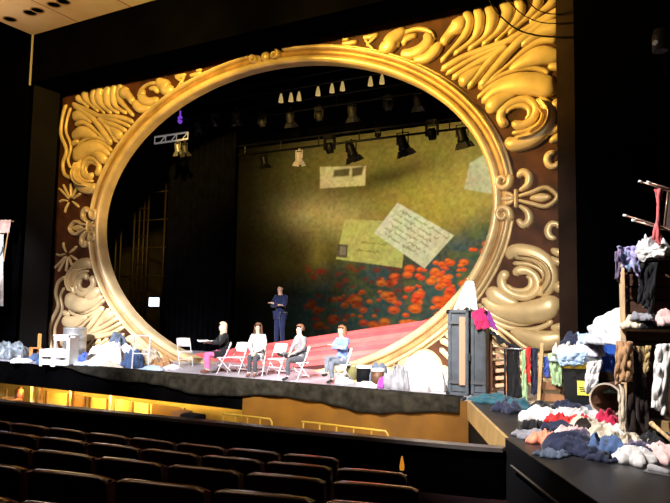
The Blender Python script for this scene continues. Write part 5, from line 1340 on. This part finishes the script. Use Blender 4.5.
# ------------------------------------------------------------------ clothes strewn over the apron
for (u, v, w_, h, c_, lab, ry, rot, z) in [
    (494, 402, 40, .14, 'teal', 'dark teal cloth lying before the wardrobe trunk', .3, 0, 0),
    (508, 403, 26, .10, 'navyp', 'navy cloth lying below the slatted rack', .25, 0, 0),
    (507, 411, 30, .18, 'navyp', 'dark blue jeans beside the teal jumper on the apron', .3, 20, 0),
    (519, 411, 24, .20, 'teal', 'teal jumper crumpled on the apron near the pit corner', .3, -20, 0),
    (540, 408, 22, .10, 'black2', 'black cloth under the end of the clothes rail', .25, 0, 0),
    (566, 409, 30, .14, 'navyp', 'blue black cloth lying before the black bin', .25, 0, 0),
    (596, 413, 24, .12, 'slate', 'slate shirt lying before the fallen barrel', .22, 0, 0),
    (546, 420, 52, .17, 'offwhite', 'large white cloth at the back left of the clothes pile', .40, 10, 0),
    (580, 418, 54, .16, 'offwhite', 'large white sheet at the back of the clothes pile', .38, 0, 0),
    (558, 424, 24, .14, 'red', 'red cloth strip at the back left of the pile', .12, 8, .09),
    (577, 424, 26, .15, 'red', 'red cloth strip in the centre of the pile', .13, 18, .09),
    (610, 425, 20, .22, 'crimson', 'small crimson knot of cloth near the fallen barrel', .16, 0, .05),
    (622, 428, 30, .16, 'slate', 'slate cloth against the foot of the tower post', .25, 0, 0),
    (534, 429, 22, .12, 'black2', 'black lace cloth at the left edge of the pile', .18, 0, .03),
    (562, 431, 30, .13, 'navyp', 'navy cloth between white sheets in the pile', .18, 0, .05),
    (529, 437, 30, .09, 'grey', 'grey cloth at the left front of the pile', .22, -20, 0),
    (545, 443, 34, .14, 'salmon', 'salmon cloth at the left front of the pile', .22, -10, 0),
    (570, 438, 38, .15, 'pinkw', 'pale pink cloth behind the navy coat', .26, 0, .03),
    (592, 432, 44, .18, 'cream', 'cream blanket in the middle of the pile', .34, 0, .04),
    (614, 438, 44, .16, 'offwhite', 'ivory shirt right of the middle of the pile', .30, 0, .03),
    (603, 442, 36, .17, 'cream', 'cream shirt just behind the slate blue coat', .24, 0, .06),
    (584, 430, 16, .14, 'dbrown', 'small dark brown cloth on the cream blanket', .12, 0, .12),
    (580, 441, 26, .15, 'mauve', 'mauve cloth tucked behind the navy coat', .18, 0, .06),
    (573, 452, 60, .20, 'navyp', 'navy coat sprawled at the front of the pile', .32, 6, 0),
    (604, 453, 48, .19, 'denim', 'slate blue coat at the front centre of the pile', .28, -6, 0),
    (553, 456, 36, .07, 'slate', 'flat grey blue sleeve reaching left of the navy coat', .16, 12, 0),
    (606, 461, 34, .09, 'navyp', 'navy trouser leg at the front edge of the pile', .12, 0, 0),
    (632, 448, 32, .16, 'cream', 'cream cardigan at the foot of the tower', .24, 0, 0),
    (638, 452, 28, .12, 'mauve', 'mauve grey shirt at the foot of the tower', .2, 0, .04),
    (656, 448, 36, .18, 'black2', 'black coat at the right foot of the tower', .28, 0, 0),
    (636, 463, 40, .15, 'offwhite', 'white blouse at the front right of the pile', .24, -10, 0),
    (660, 460, 40, .17, 'pinkw', 'pale pink dress at the right edge of the pile', .24, 10, 0),
    (646, 455, 26, .12, 'navyp', 'navy shirt between the white blouse and the tower', .18, 0, .04),
    ]:
    mound('strewn_garment', lab, u, v, w_, h, cl[c_], ry, rot, z, group='clothes strewn on the apron')
# white shoes
for i, (u, v, lab) in enumerate([(659, 474, 'white shoe lying at the very front of the clothes pile')]):
    P = PZ(u, v); sh = empty('white_shoe', P, R_(160), lab, 'shoe')
    c = Chain(); a = c.add((.12, 0, .05), (.045, .05)); b = c.add((0, 0, .04), (.042, .04), a); c.add((-.12, 0, .03), (.045, .026), b)
    skin_mesh('upper', c.v, c.e, c.r, c_white, sh, 2); MB().box((0, 0, .008), (.30, .09, .016), bev=.006).obj('sole', mat('sole_grey', (.25, .25, .25), .6), sh)
# cables over the top right of the portal
for i, (pts, lab) in enumerate([([(486, -6), (497, 12), (515, 28), (535, 35), (558, 37), (577, 36)], 'thick black cable sagging across the top right of the portal'), ([(503, -6), (522, 14), (545, 23), (577, 22)], 'thin black cable above the thick one on the portal'), ([(522, -4), (538, 10), (556, 14), (577, 10)], 'highest thin black cable at the portal corner')]):
    P = crom([PY(u, v, -1.27) for u, v in pts], 6)
    for q_ in P: q_.z = min(q_.z, ZTOP-.02); o0 = P[0].copy()
    o = MB().tube([q-o0 for q in P], .018 if i == 0 else .012, 6).obj('cable', black, None, True, o0); tag(o, lab, 'cable')
# house lamp on the right wall
hp = PY(660, 38, -3.5)
hl = empty('house_lamp', hp, 0, 'small dark house lamp high on the right wall', 'lamp')
MB().lathe([(1e-6, .16), (.09, .14), (.12, 0), (.12, -.22), (.1, -.22), (1e-6, -.18)], 16).obj('shade', greylamp, hl, True); MB().tube([(0, 0, .05), (0, 2.0, .05)], .025, 6).obj('bracket', darkmetal, hl)
MB().ball((-.06, -.08, -.1), .05, 8).obj('bulb_glass', mat('bulb', (.5, .5, .5), .2, emit=(.8, .7, .6), estr=.08), hl)
# glowing aisle light at the end of the seats
tq = PY(402, 462, -9.5); tz = empty('aisle_light', tq, 0, 'small orange aisle light glowing at the end of the seats', 'lamp')
MB().lathe([(.018, -.07), (.022, -.04), (.010, .03), (.005, .05), (1e-6, .05)], 12).obj('glass_shade', mat('aisle_glow', (.6, .25, .03), .4, emit=(1, .36, .03), estr=.6), tz, True); MB().tube([(0, 0, -.06), (0, 0, -tq.z-.62)], .012, 6).obj('stem', darkmetal, tz)
# seat each traced thing's origin at its own base
def rebase(root, L):
    L = Vector(L); root.location = L
    for ch in root.children: ch.location = ch.location-L
rebase(tcq, (ctr.x, ctr.y, TH))
rebase(wd_, (rb_.x, rb_.y, rb_.z))
